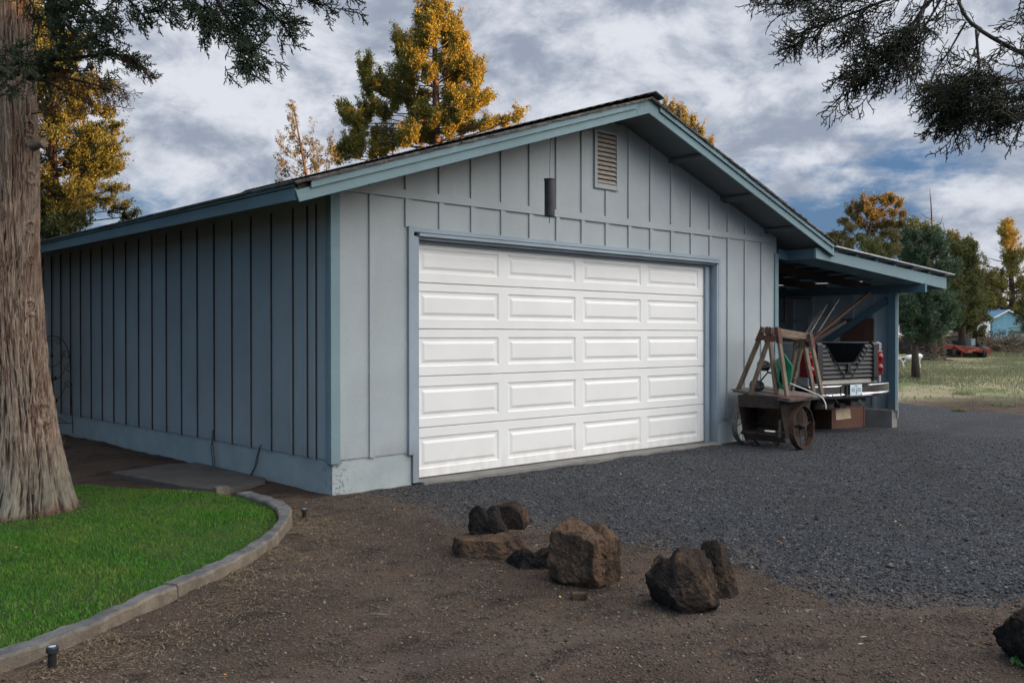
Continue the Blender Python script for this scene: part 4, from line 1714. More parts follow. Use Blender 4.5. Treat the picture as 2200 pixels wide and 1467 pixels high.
for i in range(5):
    t0, t1 = i / 5 + .004, (i + 1) / 5 - .004
    e0, e1 = random.uniform(-.02, .02), random.uniform(-.02, .02)
    P0, P1 = A + (Dq - A) * t0, A + (Dq - A) * t1
    Q0, Q1 = B + (Cq - B) * t0, B + (Cq - B) * t1
    n_ = (B - A) / np.linalg.norm(B - A)
    slab_quad(m, P0 - n_ * e0, Q0 + n_ * e1, Q1 + n_ * e1, P1 - n_ * e0, .014)
n_ = (B - A) / np.linalg.norm(B - A)
slab_quad(m, A + n_ * .05 - [0, 0, .018], B - n_ * .03 - [0, 0, .018], Cq - n_ * .03 - [0, 0, .018], Dq + n_ * .05 - [0, 0, .018], .02)
m.build('table_top', 'wood_grey', cart, bevel=.002)
m = MB()
up = np.array([0, 0, .004])
P0, P1 = A + (B - A) * .66 + up, A + (B - A) * .98 + up
Q1, Q0 = B + (Cq - B) * .62 + up, A + (B - A) * .80 + (Cq - B) * .55 + up
slab_quad(m, P0, P1, Q1, Q0, .003)
m.build('red_plate', 'rust_red', cart)


def cart_wheel(x, y, z, mat, lean=0.0):
    m = MB()
    R0 = .285
    m.lathe([(R0, -.040), (R0 + .003, 0), (R0, .040), (R0 - .012, .040), (R0 - .010, 0), (R0 - .012, -.040), (R0, -.040)], (0, 0, 0), 'y', 40)
    for k in range(10):
        a = k / 10 * 2 * math.pi + .2
        s = .028 if k % 2 else -.028
        m.tube([(.03 * math.cos(a), s, .03 * math.sin(a)), ((R0 - .01) * math.cos(a), 0, (R0 - .01) * math.sin(a))], .0058, 6)
    o = m.build('wheel', mat, cart, local=True)
    o.location = (x - cart.location[0], y - cart.location[1], z - cart.location[2])
    o.rotation_euler = (lean, 0, R_(3))
    h = MB()
    h.lathe([(0, -.06), (.018, -.06), (.022, -.04), (.036, -.036), (.036, .036), (.022, .05), (0, .05)], (0, 0, 0), 'y', 16)
    h.build('hub', 'rust_dark', o, local=True, smooth=False)
    return o


cart_wheel(6.43, -1.115, zc + .285, 'rust', R_(-2))
cart_wheel(6.47, -.235, zc + .285, MAT['wood_grey'], R_(3))
m = MB()
m.tube([(6.43, -1.10, zc + .285), (6.47, -.25, zc + .285)], .014, 8)
m.build('axle', 'rust_dark', cart)


# sawhorses standing on the cart
def sawhorse(l_ap, r_ap, feet, label):
    LA, RA = at(*l_ap), at(*r_ap)
    base = (LA + RA) / 2
    s = empty('sawhorse', (base[0], base[1], .66), label, 'sawhorse', 'sawhorses on the steel cart')
    m = MB()
    m.bar(LA - (RA - LA) * .04, RA + (RA - LA) * .03, .04, .088)
    m.build('beam', 'wood_x', s, bevel=.003)
    dr = Vector(RA - LA).normalized()
    side = dr.cross(Vector((0, 0, 1))).normalized()
    for i, ft in enumerate(feet):
        F_ = Vector(at(*ft))
        apx = Vector(LA if i < 2 else RA)
        sg = 1 if (F_ - apx).dot(side) > 0 else -1
        top = apx + side * sg * .040 + Vector((0, 0, .035)) + dr * (.03 if i < 2 else -.03)
        m = MB()
        m.bar(F_, top, .068, .036, up=side)
        m.build('leg', 'wood_z', s, bevel=.003)
        m = MB()
        d = (F_ - top).normalized()
        p0, p1 = top - d * .015, top + d * .19
        m.bar(p0 + side * sg * .021, p1 + side * sg * .021, .082, .004, up=side)
        m.bar(p0 - dr * .043 * (1 if i < 2 else -1), p1 - dr * .043 * (1 if i < 2 else -1), .05, .004, up=dr)
        for q_ in (.3, .7):
            c_ = p0 + (p1 - p0) * q_ + side * sg * .024
            m.lathe([(0, .006), (.007, .004), (.008, 0)], c_, n=6)
        m.build('bracket', 'rust_red', s)
    for apx, sg in ((Vector(LA), -1), (Vector(RA), 1)):
        m = MB()
        c_ = apx + dr * sg * (.0)
        a1, a2 = c_ + side * .062 + Vector((0, 0, -.10)), c_ - side * .062 + Vector((0, 0, -.10))
        m.bar(a1 + dr * sg * .048, a2 + dr * sg * .048, .004, .075, up=(0, 0, 1))
        m.build('bracket_plate', 'rust_red', s)
    return s


sawhorse((1643, 711, 12.72), (1722, 726, 13.22), [(1585, 840, 12.95), (1668, 847, 12.45), (1694, 838, 13.5), (1748, 843, 13.1)],
         'weathered sawhorse at the back of the cart, nearer the garage wall')
sawhorse((1662, 712, 12.12), (1736, 724, 12.70), [(1612, 847, 12.38), (1691, 852, 11.98), (1702, 840, 12.95), (1766, 848, 12.55)],
         'weathered sawhorse at the front of the cart with its pale beam showing')

# spreader: green hopper, black wheels, long handle rods
sp_c = at(1672, 840, 12.5)
spd = empty('lawn_spreader', tuple(sp_c), 'green hopper lawn spreader with black wheels tipped over on the cart', 'lawn spreader')
fr = [at(1685, 762, 12.35), at(1702, 788, 12.25), at(1700, 812, 12.25), at(1691, 842, 12.3), at(1673, 820, 12.45), at(1674, 800, 12.45)]
bk = [at(1664, 775, 12.75), at(1672, 790, 12.65), at(1674, 812, 12.65), at(1674, 834, 12.65), at(1664, 822, 12.8), at(1662, 800, 12.8)]
m = MB()
nn = len(fr)
m.add(fr + bk, [(i, (i + 1) % nn, (i + 1) % nn + nn, i + nn) for i in range(nn)] + [tuple(range(2 * nn - 1, nn - 1, -1))])
ho = m.build('hopper', 'green', spd, fixn=False)
sm = ho.modifiers.new('thick', 'SOLIDIFY')
sm.thickness = .008
m = MB()
m.tube(fr + [fr[0]], .008, 6)
m.build('hopper_rim', 'green', ho)
for (u, v, w_, r_) in ((1641, 786, 12.75, .088), (1626, 829, 12.7, .095)):
    c_ = at(u, v, w_)
    m = MB()
    m.lathe([(0, -.03), (r_ * .35, -.03), (r_ * .55, -.012), (r_ * .8, -.03), (r_, -.03), (r_ * 1.05, 0), (r_, .03), (r_ * .8, .03), (r_ * .55, .012), (r_ * .35, .03), (0, .03)], (0, 0, 0), 'z', 24)
    wo_ = m.build('wheel', 'black_pipe', spd, local=True, smooth=False)
    wo_.location = Vector(c_) - spd.location
    wo_.rotation_euler = (R_(24), R_(-22), 0)
m = MB()
m.tube([at(1641, 786, 12.75), at(1650, 800, 12.7), at(1626, 829, 12.7)], .012, 6)
m.tube([at(1650, 800, 12.7), at(1664, 805, 12.7), at(1672, 838, 12.6)], .014, 6)
m.tube([at(1640, 834, 12.6), at(1655, 838, 12.55), at(1672, 838, 12.5)], .006, 6)
m.build('frame', 'black_pipe', spd)
m = MB()
m.tube([at(1698, 808, 12.3), at(1730, 829, 12.3), at(1757, 848, 12.25)], .0085, 6)
m.build('handle', 'rust', spd)
m = MB()
m.tube([at(1692, 822, 12.3), at(1730, 837, 12.2), at(1757, 848, 12.15), at(1768, 856, 12.1), at(1774, 868, 12.1), at(1775, 879, 12.1)], .0085, 6)
m.build('handle', 'white_paint', spd)
m = MB()
m.tube([at(1752, 843, 12.2), at(1764, 852, 12.2)], .02, 8)
m.build('grip', 'rubber', spd)
m = MB()
m.tube([at(1768, 846, 12.4), at(1778, 852, 12.35), at(1786, 846, 12.3), at(1803, 871, 12.3)], .006, 6)
tag(m.build('iron_rod', 'rust', loc=tuple(at(1778, 852, 12.35))), 'bent rusty rod sticking out past the cart table towards the bumper', 'rod')

# =================================================================== pickup truck backed into the lean-to
TL = np.array([8.457, -.074])
TA = R_(-6.0)
tz = gz(9.4, .2)
truck = empty('pickup_truck', (TL[0], TL[1], 0), 'silver pickup truck backed into the carport with a black louvred tailgate', 'pickup truck', rz=TA)


def T(mb, name, mat, parent=truck, **kw):
    return mb.build(name, mat, parent, local=True, **kw)


# coordinates: x across (0 left .. 2.03 right), y forward, z up
prof_s = [(.02, .70), (.0, .86), (.0, 1.22), (.03, 1.33), (.10, 1.345)]
m = MB()
for sgn, x0 in ((1, 0), (-1, 2.03)):
    pts = [(x0 + sgn * a, b) for a, b in [(.02, .66), (.0, .86), (.0, 1.22), (.025, 1.33), (.09, 1.345), (.16, 1.33), (.16, .66)]]
    m.prism(pts, 'y', .02, 1.00)
    pts2 = [(x0 + sgn * a, b) for a, b in [(.0, 1.06), (.0, 1.22), (.025, 1.33), (.09, 1.345), (.16, 1.33), (.16, 1.06)]]
    m.prism(pts2, 'y', 1.00, 1.95)
    m.prism(pts, 'y', 1.95, 2.50)
m.box(.16, 1.87, .05, 2.5, .62, .68)
m.box(.16, 1.87, 2.44, 2.5, .68, 1.34)
T(m, 'bed', 'silver', bevel=.01)
m = MB()
m.box(.165, 1.865, 2.40, 2.435, .69, 1.335)
m.box(.162, .175, .06, 2.4, .69, 1.32)
m.box(1.855, 1.868, .06, 2.4, .69, 1.32)
m.box(.17, 1.86, .06, 2.4, .682, .695)
T(m, 'bed_liner', 'plastic_dark')
m = MB()
m.prism([(2.5, .55), (5.7, .55), (5.75, .95), (5.5, 1.18), (4.3, 1.28), (3.75, 1.82), (3.3, 1.90), (2.75, 1.88), (2.58, 1.30)], 'x', .06, 1.97)
T(m, 'cab', 'silver', bevel=.06)
m = MB()
m.box(.30, 1.73, 2.55, 2.585, 1.36, 1.74)
T(m, 'rear_window', 'glass')
m = MB()
gate = [(.295, .745), (1.715, .745), (1.715, 1.31), (1.63, 1.315), (1.555, 1.30), (1.50, 1.255), (1.27, 1.03), (1.22, 1.012), (.68, 1.012), (.63, 1.03), (.42, 1.27), (.38, 1.31), (.295, 1.33)]
m.prism(gate, 'y', .0, .045)
gt = T(m, 'tailgate', 'plastic', bevel=.006)
m = MB()


def gate_span(z):
    if z < 1.0:
        return [(.31, 1.70)]
    f_ = (z - 1.0) / .30
    return [(.31, .64 - .22 * f_), (1.26 + .25 * f_, 1.70)]


for i in range(8):
    z = .775 + i * .068
    for a, b in gate_span(z + .03):
        if b - a < .05:
            continue
        m.add([(a, -.002, z), (b, -.002, z), (b, -.002, z + .050), (a, -.002, z + .050),
               (a + .008, -.034, z + .004), (b - .008, -.034, z + .004), (b - .004, -.006, z + .050), (a + .004, -.006, z + .050)],
              [(0, 1, 5, 4), (4, 5, 6, 7), (7, 6, 2, 3), (0, 4, 7, 3), (1, 2, 6, 5)])
T(m, 'louver', 'plastic', gt, bevel=.003)
m = MB()
for s in (0, 1):
    def X(x):
        return 2.01 - x if s else x
    m.tube([(X(.40), -.03, 1.29), (X(.46), -.035, 1.23), (X(.62), -.035, 1.04), (X(.70), -.035, 1.0), (X(.78), -.035, .90), (X(.86), -.035, .84), (X(.90), -.035, .76)], .010, 6)
m.tube([(.70, -.035, 1.003), (1.30, -.035, 1.003)], .010, 6)
m.box(.97, 1.05, -.05, -.02, .86, 1.0)
m.box(.95, 1.07, -.045, -.02, .85, .88)
T(m, 'gate_ridge', 'plastic', gt)
for a, b in ((.17, .315), (1.70, 1.83)):
    m = MB()
    m.prism([(-.03, .70), (.06, .70), (.06, 1.345), (-.01, 1.345), (-.045, 1.30), (-.05, .78)], 'x', a, b)
    T(m, 'gate_cap', 'plastic', bevel=.012)
m = MB()
m.box(.17, 1.85, .005, .05, .665, .742)
T(m, 'sill', 'beige', bevel=.006)
for x0, x1, s in ((-.006, .165, 1), (1.86, 2.03, -1)):
    m = MB()
    m.box(x0, x1, -.012, .16, .80, 1.20)
    tl = T(m, 'tail_light', 'red_lens', bevel=.02)
    m = MB()
    for zc_ in (.91, 1.09):
        m.lathe([(0, -.045), (.035, -.040), (.06, -.022), (.068, -.010)], ((x0 + x1) / 2 + s * -.01, 0, zc_), 'y', 20)
    T(m, 'lens', 'red_lens', tl, smooth=True)
    m = MB()
    m.box(x0 + .04, x1 - .05, -.015, .02, 1.215, 1.325)
    T(m, 'corner_panel', 'white_lens', bevel=.008)
    m = MB()
    m.box(x0 + .05, x1 - .06, -.013, .02, .68, .785)
    T(m, 'corner_panel', 'white_lens', bevel=.008)
# chrome step bumper
m = MB()
def bumper_prof(x):
    bend = .10 * (abs(x - 1.02) / 1.08) ** 3
    return bend


xs_b = np.linspace(-.07, 2.12, 28)
vs, fs = [], []
prof = [(.03, .676), (-.105, .674), (-.128, .666), (-.136, .652), (-.138, .63), (-.1385, .535), (-.146, .522), (-.150, .512), (-.150, .49), (-.125, .455), (.0, .43)]
for i, x in enumerate(xs_b):
    bd = bumper_prof(x)
    for (yy, zz) in prof:
        dip = 0
        if .62 < x < 1.47 and .49 < zz < .66:
            dip = .035
        vs.append((x, yy - .03 + bd + dip, zz + (.03 * (abs(x - 1.02) / 1.08) ** 2 if zz < .5 else 0)))
k = len(prof)
for i in range(len(xs_b) - 1):
    for j in range(k - 1):
        a = i * k + j
        fs.append((a, a + 1, a + k + 1, a + k))
m.add(vs, fs)
bo = T(m, 'bumper', 'chrome', fixn=False)
smd = bo.modifiers.new('t', 'SOLIDIFY')
smd.thickness = .01
m = MB()
m.box(.77, .81, -.155, -.10, .50, .65)
m.box(.25, 1.75, -.135, -.02, .675, .684)
T(m, 'bumper_step', 'plastic_dark')
m = MB()
m.box(.845, 1.165, -.172, -.164, .502, .672)
pl_ = T(m, 'number_plate', 'plate', bevel=.002)


def text_mesh(body, size, loc, mat, parent, name, rot=(math.pi / 2, 0, 0), sx_=1.0):
    cu = bpy.data.curves.new(name, 'FONT')
    cu.body = body
    cu.size = size
    cu.extrude = .0006
    cu.align_x = 'CENTER'
    cu.align_y = 'CENTER'
    to = bpy.data.objects.new(name, cu)
    COL.objects.link(to)
    dg = bpy.context.evaluated_depsgraph_get()
    me = bpy.data.meshes.new_from_object(to.evaluated_get(dg))
    bpy.data.objects.remove(to)
    me.materials.clear()
    o = link_mesh(name, me, MAT[mat], parent)
    o.location = loc
    o.rotation_euler = rot
    o.scale = (sx_, 1, 1)
    return o


text_mesh('435', .088, (.925, -.1735, .583), 'ink', pl_, 'plate_number', sx_=.72)
text_mesh('DDL', .088, (1.088, -.1735, .583), 'ink', pl_, 'plate_number', sx_=.62)
text_mesh('Oregon', .026, (1.005, -.1735, .652), 'ink', pl_, 'plate_state')
m = MB()
for i, (w_, z_) in enumerate(((.006, .64), (.014, .615), (.020, .585), (.024, .555))):
    m.add([(1.005 - w_, -.1732, z_ - .032), (1.005 + w_, -.1732, z_ - .032), (1.005, -.1732, z_)], [(0, 1, 2)])
T(m, 'plate_tree', 'ink_green', pl_, fixn=False)
m = MB()
m.box(1.135, 1.158, -.1735, -.1722, .507, .53)
T(m, 'plate_sticker', 'ink_red', pl_)
# chassis, hitch, wheels
m = MB()
m.box(.35, .45, .1, 5.2, .45, .58)
m.box(1.58, 1.68, .1, 5.2, .45, .58)
m.box(.35, 1.68, .08, .16, .36, .46)
m.box(.97, 1.07, -.10, .2, .33, .40)
m.box(.80, .95, -.02, .1, .30, .37)
T(m, 'hitch_frame', 'plastic_dark')
m = MB()
m.bar((1.18, -.10, .41), (1.27, -.12, .33), .02, .05)
T(m, 'hitch_latch', 'chrome')
for x_ in (.10, 1.70):
    for y_ in (1.46, 5.0):
        m = MB()
        R0 = .385
        m.lathe([(.24, 0), (.30, -.012), (R0 - .03, -.004), (R0, .03), (R0, .21), (R0 - .03, .244), (.30, .252), (.24, .24)], (x_, y_, tz + R0), 'x', 36)
        wh = T(m, 'wheel', 'rubber', smooth=True)
        m = MB()
        m.lathe([(0, .05), (.10, .045), (.12, .08), (.20, .07), (.245, .02), (.245, .22), (0, .2)], (x_, y_, tz + R0), 'x', 24)
        T(m, 'rim', 'chrome', wh)
for x_ in (.12, 1.63):
    m = MB()
    m.box(x_, x_ + .28, .95 if x_ < 1 else 1.95, .97 if x_ < 1 else 1.97, .22, .62)
    T(m, 'mud_flap', 'plastic_dark')

# =================================================================== things stored in the lean-to
XW = PX + .008
m = MB()
m.box(XW - .012, XW, 1.02, 1.66, .95, 1.80)
pg = m.build('pegboard', 'white_paint', loc=(XW, 1.3, 1.3))
tag(pg, 'white perforated pegboard leaning on the carport wall behind the truck', 'pegboard')
MAT['peg'] = None


def m_peg():
    m, t, b = new_mat('perforated_board')
    g = geo_co(t)
    s = t.map(g, (1, 1 / .038, 1 / .038))
    _, yy, zz = t.sep(s)[0:3]
    fy = t.math('SUBTRACT', t.math('FRACT', yy), .5)
    fz = t.math('SUBTRACT', t.math('FRACT', zz), .5)
    r = t.math('SQRT', t.math('ADD', t.math('MULTIPLY', fy, fy), t.math('MULTIPLY', fz, fz)))
    hole = t.ramp(r, .26, .20)
    t.put(b.inputs['Base Color'], t.mix(hole, (.52, .52, .50), (.02, .02, .02)))
    b.inputs['Roughness'].default_value = .6
    return m


pg.data.materials.clear()
pg.data.materials.append(m_peg())
m = MB()
m.box(XW - .03, XW - .006, .36, .96, .62, 1.755)
m.box(XW - .034, XW - .030, .36, .385, .62, 1.755)
tag(m.build('plywood_sheet', 'ply', loc=(XW, .6, .8), bevel=.002), 'red-brown plywood sheet leaning on the carport wall by the brace', 'plywood')


def leaner(name, p0, p1, r, mat, label, cat, group=None):
    m = MB()
    m.tube([p0, p1], r, 8)
    return tag(m.build(name, mat, loc=tuple(p0), smooth=True), label, cat, group)


for i, (b_, t_, lab) in enumerate((((1712, 752, 15.3), (1757, 672, 16.0), 'short pale pipe, leftmost of the pipes leaning in the carport'),
                                   ((1716, 752, 15.3), (1764, 668, 16.0), 'pale pipe leaning just right of the leftmost one in the carport'),
                                   ((1720, 752, 15.2), (1776, 656, 16.1), 'pale pipe with dark coupling leaning in the carport'),
                                   ((1733, 752, 15.2), (1803, 643, 16.1), 'longest pale pipe leaning over the others in the carport'))):
    b3, t3 = at(*b_), at(*t_)
    o = leaner('pipe', b3 - (t3 - b3) * .25, t3, .017 if i < 3 else .013, 'pvc', lab, 'pipe', 'pipes leaning in the carport')
b3, t3 = at(1722, 748, 15.0), at(1869, 628, 16.3)
m = MB()
m.bar(b3 - (t3 - b3) * .15, t3, .05, .03)
tag(m.build('timber_pole', 'ply', loc=tuple(b3)), 'long red-brown pole slanting up to the carport roof', 'pole')
b3, t3 = at(1712, 752, 15.2), at(1815, 692, 15.9)
m = MB()
m.bar(b3 - (t3 - b3) * .2, t3, .06, .05)
tag(m.build('old_plank', 'darkwood', loc=tuple(b3)), 'dark plank lying slantwise below the red-brown pole', 'plank')
m = MB()
a_, b_ = at(1686, 638, 16.5), at(1686, 694, 16.5)
m.bar(a_, b_, .04, .03)
m.bar(at(1680, 641, 16.5), at(1739, 642, 17.2), .035, .03)
m.bar(at(1680, 690, 16.5), at(1720, 690, 17.0), .05, .03)
tag(m.build('storage_rack', 'darkwood', loc=tuple(a_)), 'old timber rack in the dark back of the carport', 'rack')
q0, q1 = on_y(1787, 890, .36), on_y(1857, 890, .36)
zg = gz(q1[0], .4)
m = MB()
m.box(q0[0], q1[0], .36, .66, zg, zg + .37)
m.box(q1[0] - .04, q1[0] + .004, .35, .37, zg, zg + .375)
tag(m.build('wooden_crate', 'ply', loc=(q1[0], .36, zg), bevel=.004), 'red-brown wooden box on the ground under the bumper', 'box')
c0_, c1_, c2_, c3_ = at(1795, 879, 15.0), at(1826, 878, 15.3), at(1829, 899, 15.2), at(1797, 903, 14.9)
m = MB()
up = FW * .01
m.add([c0_, c1_, c2_, c3_, c0_ + up, c1_ + up, c2_ + up, c3_ + up], [(0, 3, 2, 1), (4, 5, 6, 7), (0, 1, 5, 4), (1, 2, 6, 5), (2, 3, 7, 6), (3, 0, 4, 7)])
m2 = (c0_ + c3_) / 2
tag(m.build('cardboard_piece', 'cardboard', loc=tuple(c3_)), 'pale bent cardboard piece hanging before the wooden box', 'cardboard')
# leaves piled at the footing

# =================================================================== TREES
def m_leaf(name, cols, trans, tf=.25, rough=.6):
    m = m_island(name, cols, rough, trans=trans)
    for nd in m.node_tree.nodes:
        if nd.type == 'MIX_SHADER':
            nd.inputs[0].default_value = tf
    return m


JUN = [(.060, .085, .030), (.095, .110, .034), (.13, .125, .040), (.050, .075, .034), (.11, .10, .036)]
MAT['jun'] = m_leaf('juniper_green', JUN, (.25, .20, .03))
MAT['jun_gold'] = m_leaf('juniper_golden_green', [(.060, .105, .042), (.16, .165, .036), (.32, .24, .036), (.10, .13, .038), (.28, .19, .030), (.075, .11, .04)], (.42, .26, .03))
MAT['jun_near'] = m_leaf('juniper_near', [(.042, .070, .040), (.065, .095, .050), (.055, .082, .052), (.085, .100, .045), (.045, .065, .040)], (.10, .14, .03), .15)
MAT['jun_dark'] = m_leaf('juniper_dark', [(.022, .030, .016), (.035, .040, .018), (.045, .035, .018), (.020, .028, .018)], (.06, .06, .02), .10)  # dark leaf tones of the overhanging juniper
MAT['jun_dead'] = m_leaf('juniper_dead', [(.15, .070, .035), (.11, .050, .028), (.19, .10, .05)], (.15, .07, .02), .15)
MAT['blue_jun'] = m_leaf('juniper_blue_green', [(.055, .095, .055), (.075, .12, .065), (.045, .080, .048), (.10, .13, .06)], (.12, .18, .05), .2)
MAT['decid'] = m_leaf('brown_green_leaves', [(.085, .10, .040), (.16, .125, .04), (.07, .085, .035), (.24, .14, .04)], (.32, .2, .04))
MAT['sparse'] = m_leaf('pale_grey_green_leaves', [(.075, .085, .05), (.11, .11, .065), (.15, .125, .07), (.09, .10, .06)], (.15, .13, .06), .15)
MAT['bark_far'] = pmat('far_bark', (.095, .062, .045), (.045, .033, .027), 9, (1, 1, .2), bump=.5, bdist=.02, bscale=14)
MAT['twig'] = pmat('twig_bark', (.050, .036, .030), (.028, .022, .02), 14, bump=.3)


def rnd_unit(rg, n):
    v = rg.normal(0, 1, (n, 3))
    return v / np.linalg.norm(v, axis=1)[:, None]


def leaf_tris(C, D, size, rg, width=.5):
    """one pointed leaf triangle pair (a folded kite) at every centre C pointing along D"""
    n = len(C)
    s = np.cross(D, rnd_unit(rg, n))
    s /= np.linalg.norm(s, axis=1)[:, None] + 1e-9
    size = np.asarray(size).reshape(-1, 1)
    a = C - D * size * .5
    b = C + s * size * width * .5
    c = C + D * size * .6
    d = C - s * size * width * .5
    V = np.stack([a, b, c, d], 1).reshape(-1, 3)
    F = np.arange(4 * n).reshape(-1, 4)
    return V, F


def plume(rg, p0, p1, R, n, size, droop=0.0):
    """foliage plume: a ragged tapering tuft of clumps between base p0 and tip p1"""
    p0, p1 = np.array(p0, float), np.array(p1, float)
    ax = p1 - p0
    L = np.linalg.norm(ax)
    ax = ax / L
    ncl = max(4, int(n / 26))
    t = rg.beta(1.15, 1.35, ncl)
    prof = np.sin(np.clip(t * 1.05 + .12, 0, 1.17) / 1.17 * math.pi) ** .75
    rad = R * prof * rg.random(ncl) ** .6 * rg.uniform(.55, 1.4, ncl)
    o = rnd_unit(rg, ncl)
    o = o - (o @ ax)[:, None] * ax
    o /= np.linalg.norm(o, axis=1)[:, None] + 1e-9
    cc = p0 + ax * (t * L)[:, None] + o * rad[:, None]
    cdir = o * .6 + ax * .75 + rg.normal(0, .25, (ncl, 3))
    cdir /= np.linalg.norm(cdir, axis=1)[:, None]
    per = 26
    idx = np.repeat(np.arange(ncl), per)
    cs = np.maximum(R * .17, size * 1.1) * rg.uniform(.55, 1.5, ncl)[idx][:, None]
    C = cc[idx] + rg.normal(0, .5, (len(idx), 3)) * cs + cdir[idx] * rg.uniform(-.6, 1.3, len(idx))[:, None] * cs * 1.4
    D = cdir[idx] + rg.normal(0, .55, (len(idx), 3))
    D /= np.linalg.norm(D, axis=1)[:, None]
    return leaf_tris(C, D, size * rg.uniform(.6, 1.3, len(idx)), rg)


def join(parts):
    k, Vs, Fs = 0, [], []
    for V, F in parts:
        Vs.append(V)
        Fs.append(F + k)
        k += len(V)
    return np.concatenate(Vs), np.concatenate(Fs)


def limb(m, a, b, r0, r1, rr, bend=.12, n=6):
    a, b = Vector(a), Vector(b)
    L = (b - a).length
    off = Vector((rr.uniform(-1, 1), rr.uniform(-1, 1), rr.uniform(-.6, .2))) * L * bend
    pts = []
    for i in range(n + 1):
        t = i / n
        q = a.lerp(b, t) + off * math.sin(math.pi * t) + Vector((rr.uniform(-1, 1), rr.uniform(-1, 1), rr.uniform(-1, 1))) * L * .015
        pts.append(q)
    m.tube(pts, [r0 + (r1 - r0) * i / n for i in range(n + 1)], 6, caps=False)
    return pts


def make_tree(name, label, cat, w, trunk, plumes, size, dens, leafmat, seed, rtrunk=.12, spread=.5, group='trees round the garage',
              limbs=True, bark='bark_far', extra_trunks=(), spiky=False):
    """trunk: list of (u, v) points bottom to top at distance w; plumes: (u0, v0, u1, v1, radius_px[, dw])"""
    rg = np.random.default_rng(seed)
    rr = random.Random(seed)
    tp_ = [at(u, v, w) for u, v in trunk]
    b0 = tp_[0].copy()
    b0[2] = gz(b0[0], b0[1]) - .05
    tp_ = [b0] + tp_[1:]
    root = empty(name, tuple(b0), label, cat, group)
    m = MB()
    nT = len(tp_)
    m.tube(tp_, [rtrunk * (1.1 if i == 0 else 1 - .7 * i / (nT - 1)) for i in range(nT)], 10)
    for et in extra_trunks:
        q = [at(u, v, w + .5) for u, v in et[0]]
        q[0][2] = gz(q[0][0], q[0][1]) - .05
        m.tube(q, [et[1] * (1.2 if i == 0 else 1 - .6 * i / (len(q) - 1)) for i in range(len(q))], 9)
    parts = []
    tarr = np.array(tp_)
    for pl in plumes:
        u0, v0, u1, v1, rp = pl[:5]
        dw = pl[5] if len(pl) > 5 else rg.uniform(-spread, spread)
        p0, p1 = at(u0, v0, w + dw), at(u1, v1, w + dw * .8)
        R = rp * w / FPX
        Lp = np.linalg.norm(p1 - p0)
        n = int(15.0 * dens * (R * Lp * 2.2 + R * R) / (size * size))
        if spiky:
            parts.append(plume(rg, p0, p0 + (p1 - p0) * .88, R * .72, max(int(n * .62), 60), size))
            for _ in range(7):
                o_ = rnd_unit(rg, 1)[0] * R * .85
                o_[2] *= .5
                t_ = rg.uniform(.1, .75)
                q0 = p0 + (p1 - p0) * t_ + o_
                q1 = q0 + (p1 - p0) * rg.uniform(.28, .48) + o_ * rg.uniform(.1, .7) + np.array([0, 0, .25 * R])
                parts.append(plume(rg, q0, q1, R * rg.uniform(.20, .34), max(int(n * .085), 40), size * .9))
        else:
            parts.append(plume(rg, p0, p1, R, max(n, 60), size))
        if limbs:
            zt = p0[2] - abs(rr.uniform(.1, .5)) * (Lp * .5 + .3)
            zs = tarr[:, 2]
            zt = min(max(zt, zs[0] + .6), zs[-1] - .05)
            bx = [np.interp(zt, zs, tarr[:, 0]), np.interp(zt, zs, tarr[:, 1]), zt]
            lr = max(.25 * rtrunk * (1 - .5 * (zt - zs[0]) / (zs[-1] - zs[0] + .01)), .012)
            limb(m, bx, p0 + (p1 - p0) * .35, lr, lr * .45, rr)
            m.tube([p0 + (p1 - p0) * .3, p0 + (p1 - p0) * .85], [lr * .45, lr * .12], 5, caps=False)
    m.build('trunk', bark, root, fixn=False, smooth=True)
    V, F = join(parts)
    np_mesh('crown', V, F, MAT[leafmat], root)
    return root


def cr(lst, ox, oy, s):
    return [(a / s + ox, b / s + oy, c / s + ox, d / s + oy, r / s) + tuple(e) for a, b, c, d, r, *e in lst]


def rand_plumes(n, prof, seed, rpx=(14, 26), lpx=(40, 80), lean=.35):
    """fill a silhouette: prof = list of (v, u_left, u_right)"""
    rr = random.Random(seed)
    vs = [p[0] for p in prof]
    out = []
    for i in range(n):
        v = rr.uniform(vs[0], vs[-1])
        ul = np.interp(v, vs, [p[1] for p in prof])
        ur = np.interp(v, vs, [p[2] for p in prof])
        r = rr.uniform(*rpx)
        u = rr.uniform(ul + r * .7, max(ur - r * .7, ul + r * .7 + .1))
        L = rr.uniform(*lpx)
        c = (ul + ur) / 2
        du = (u - c) / max((ur - ul) / 2, 1) * L * lean + rr.uniform(-.15, .15) * L
        out.append((u - du * .5, v + L * .5, u + du * .5, v - L * .5, r))
    return out


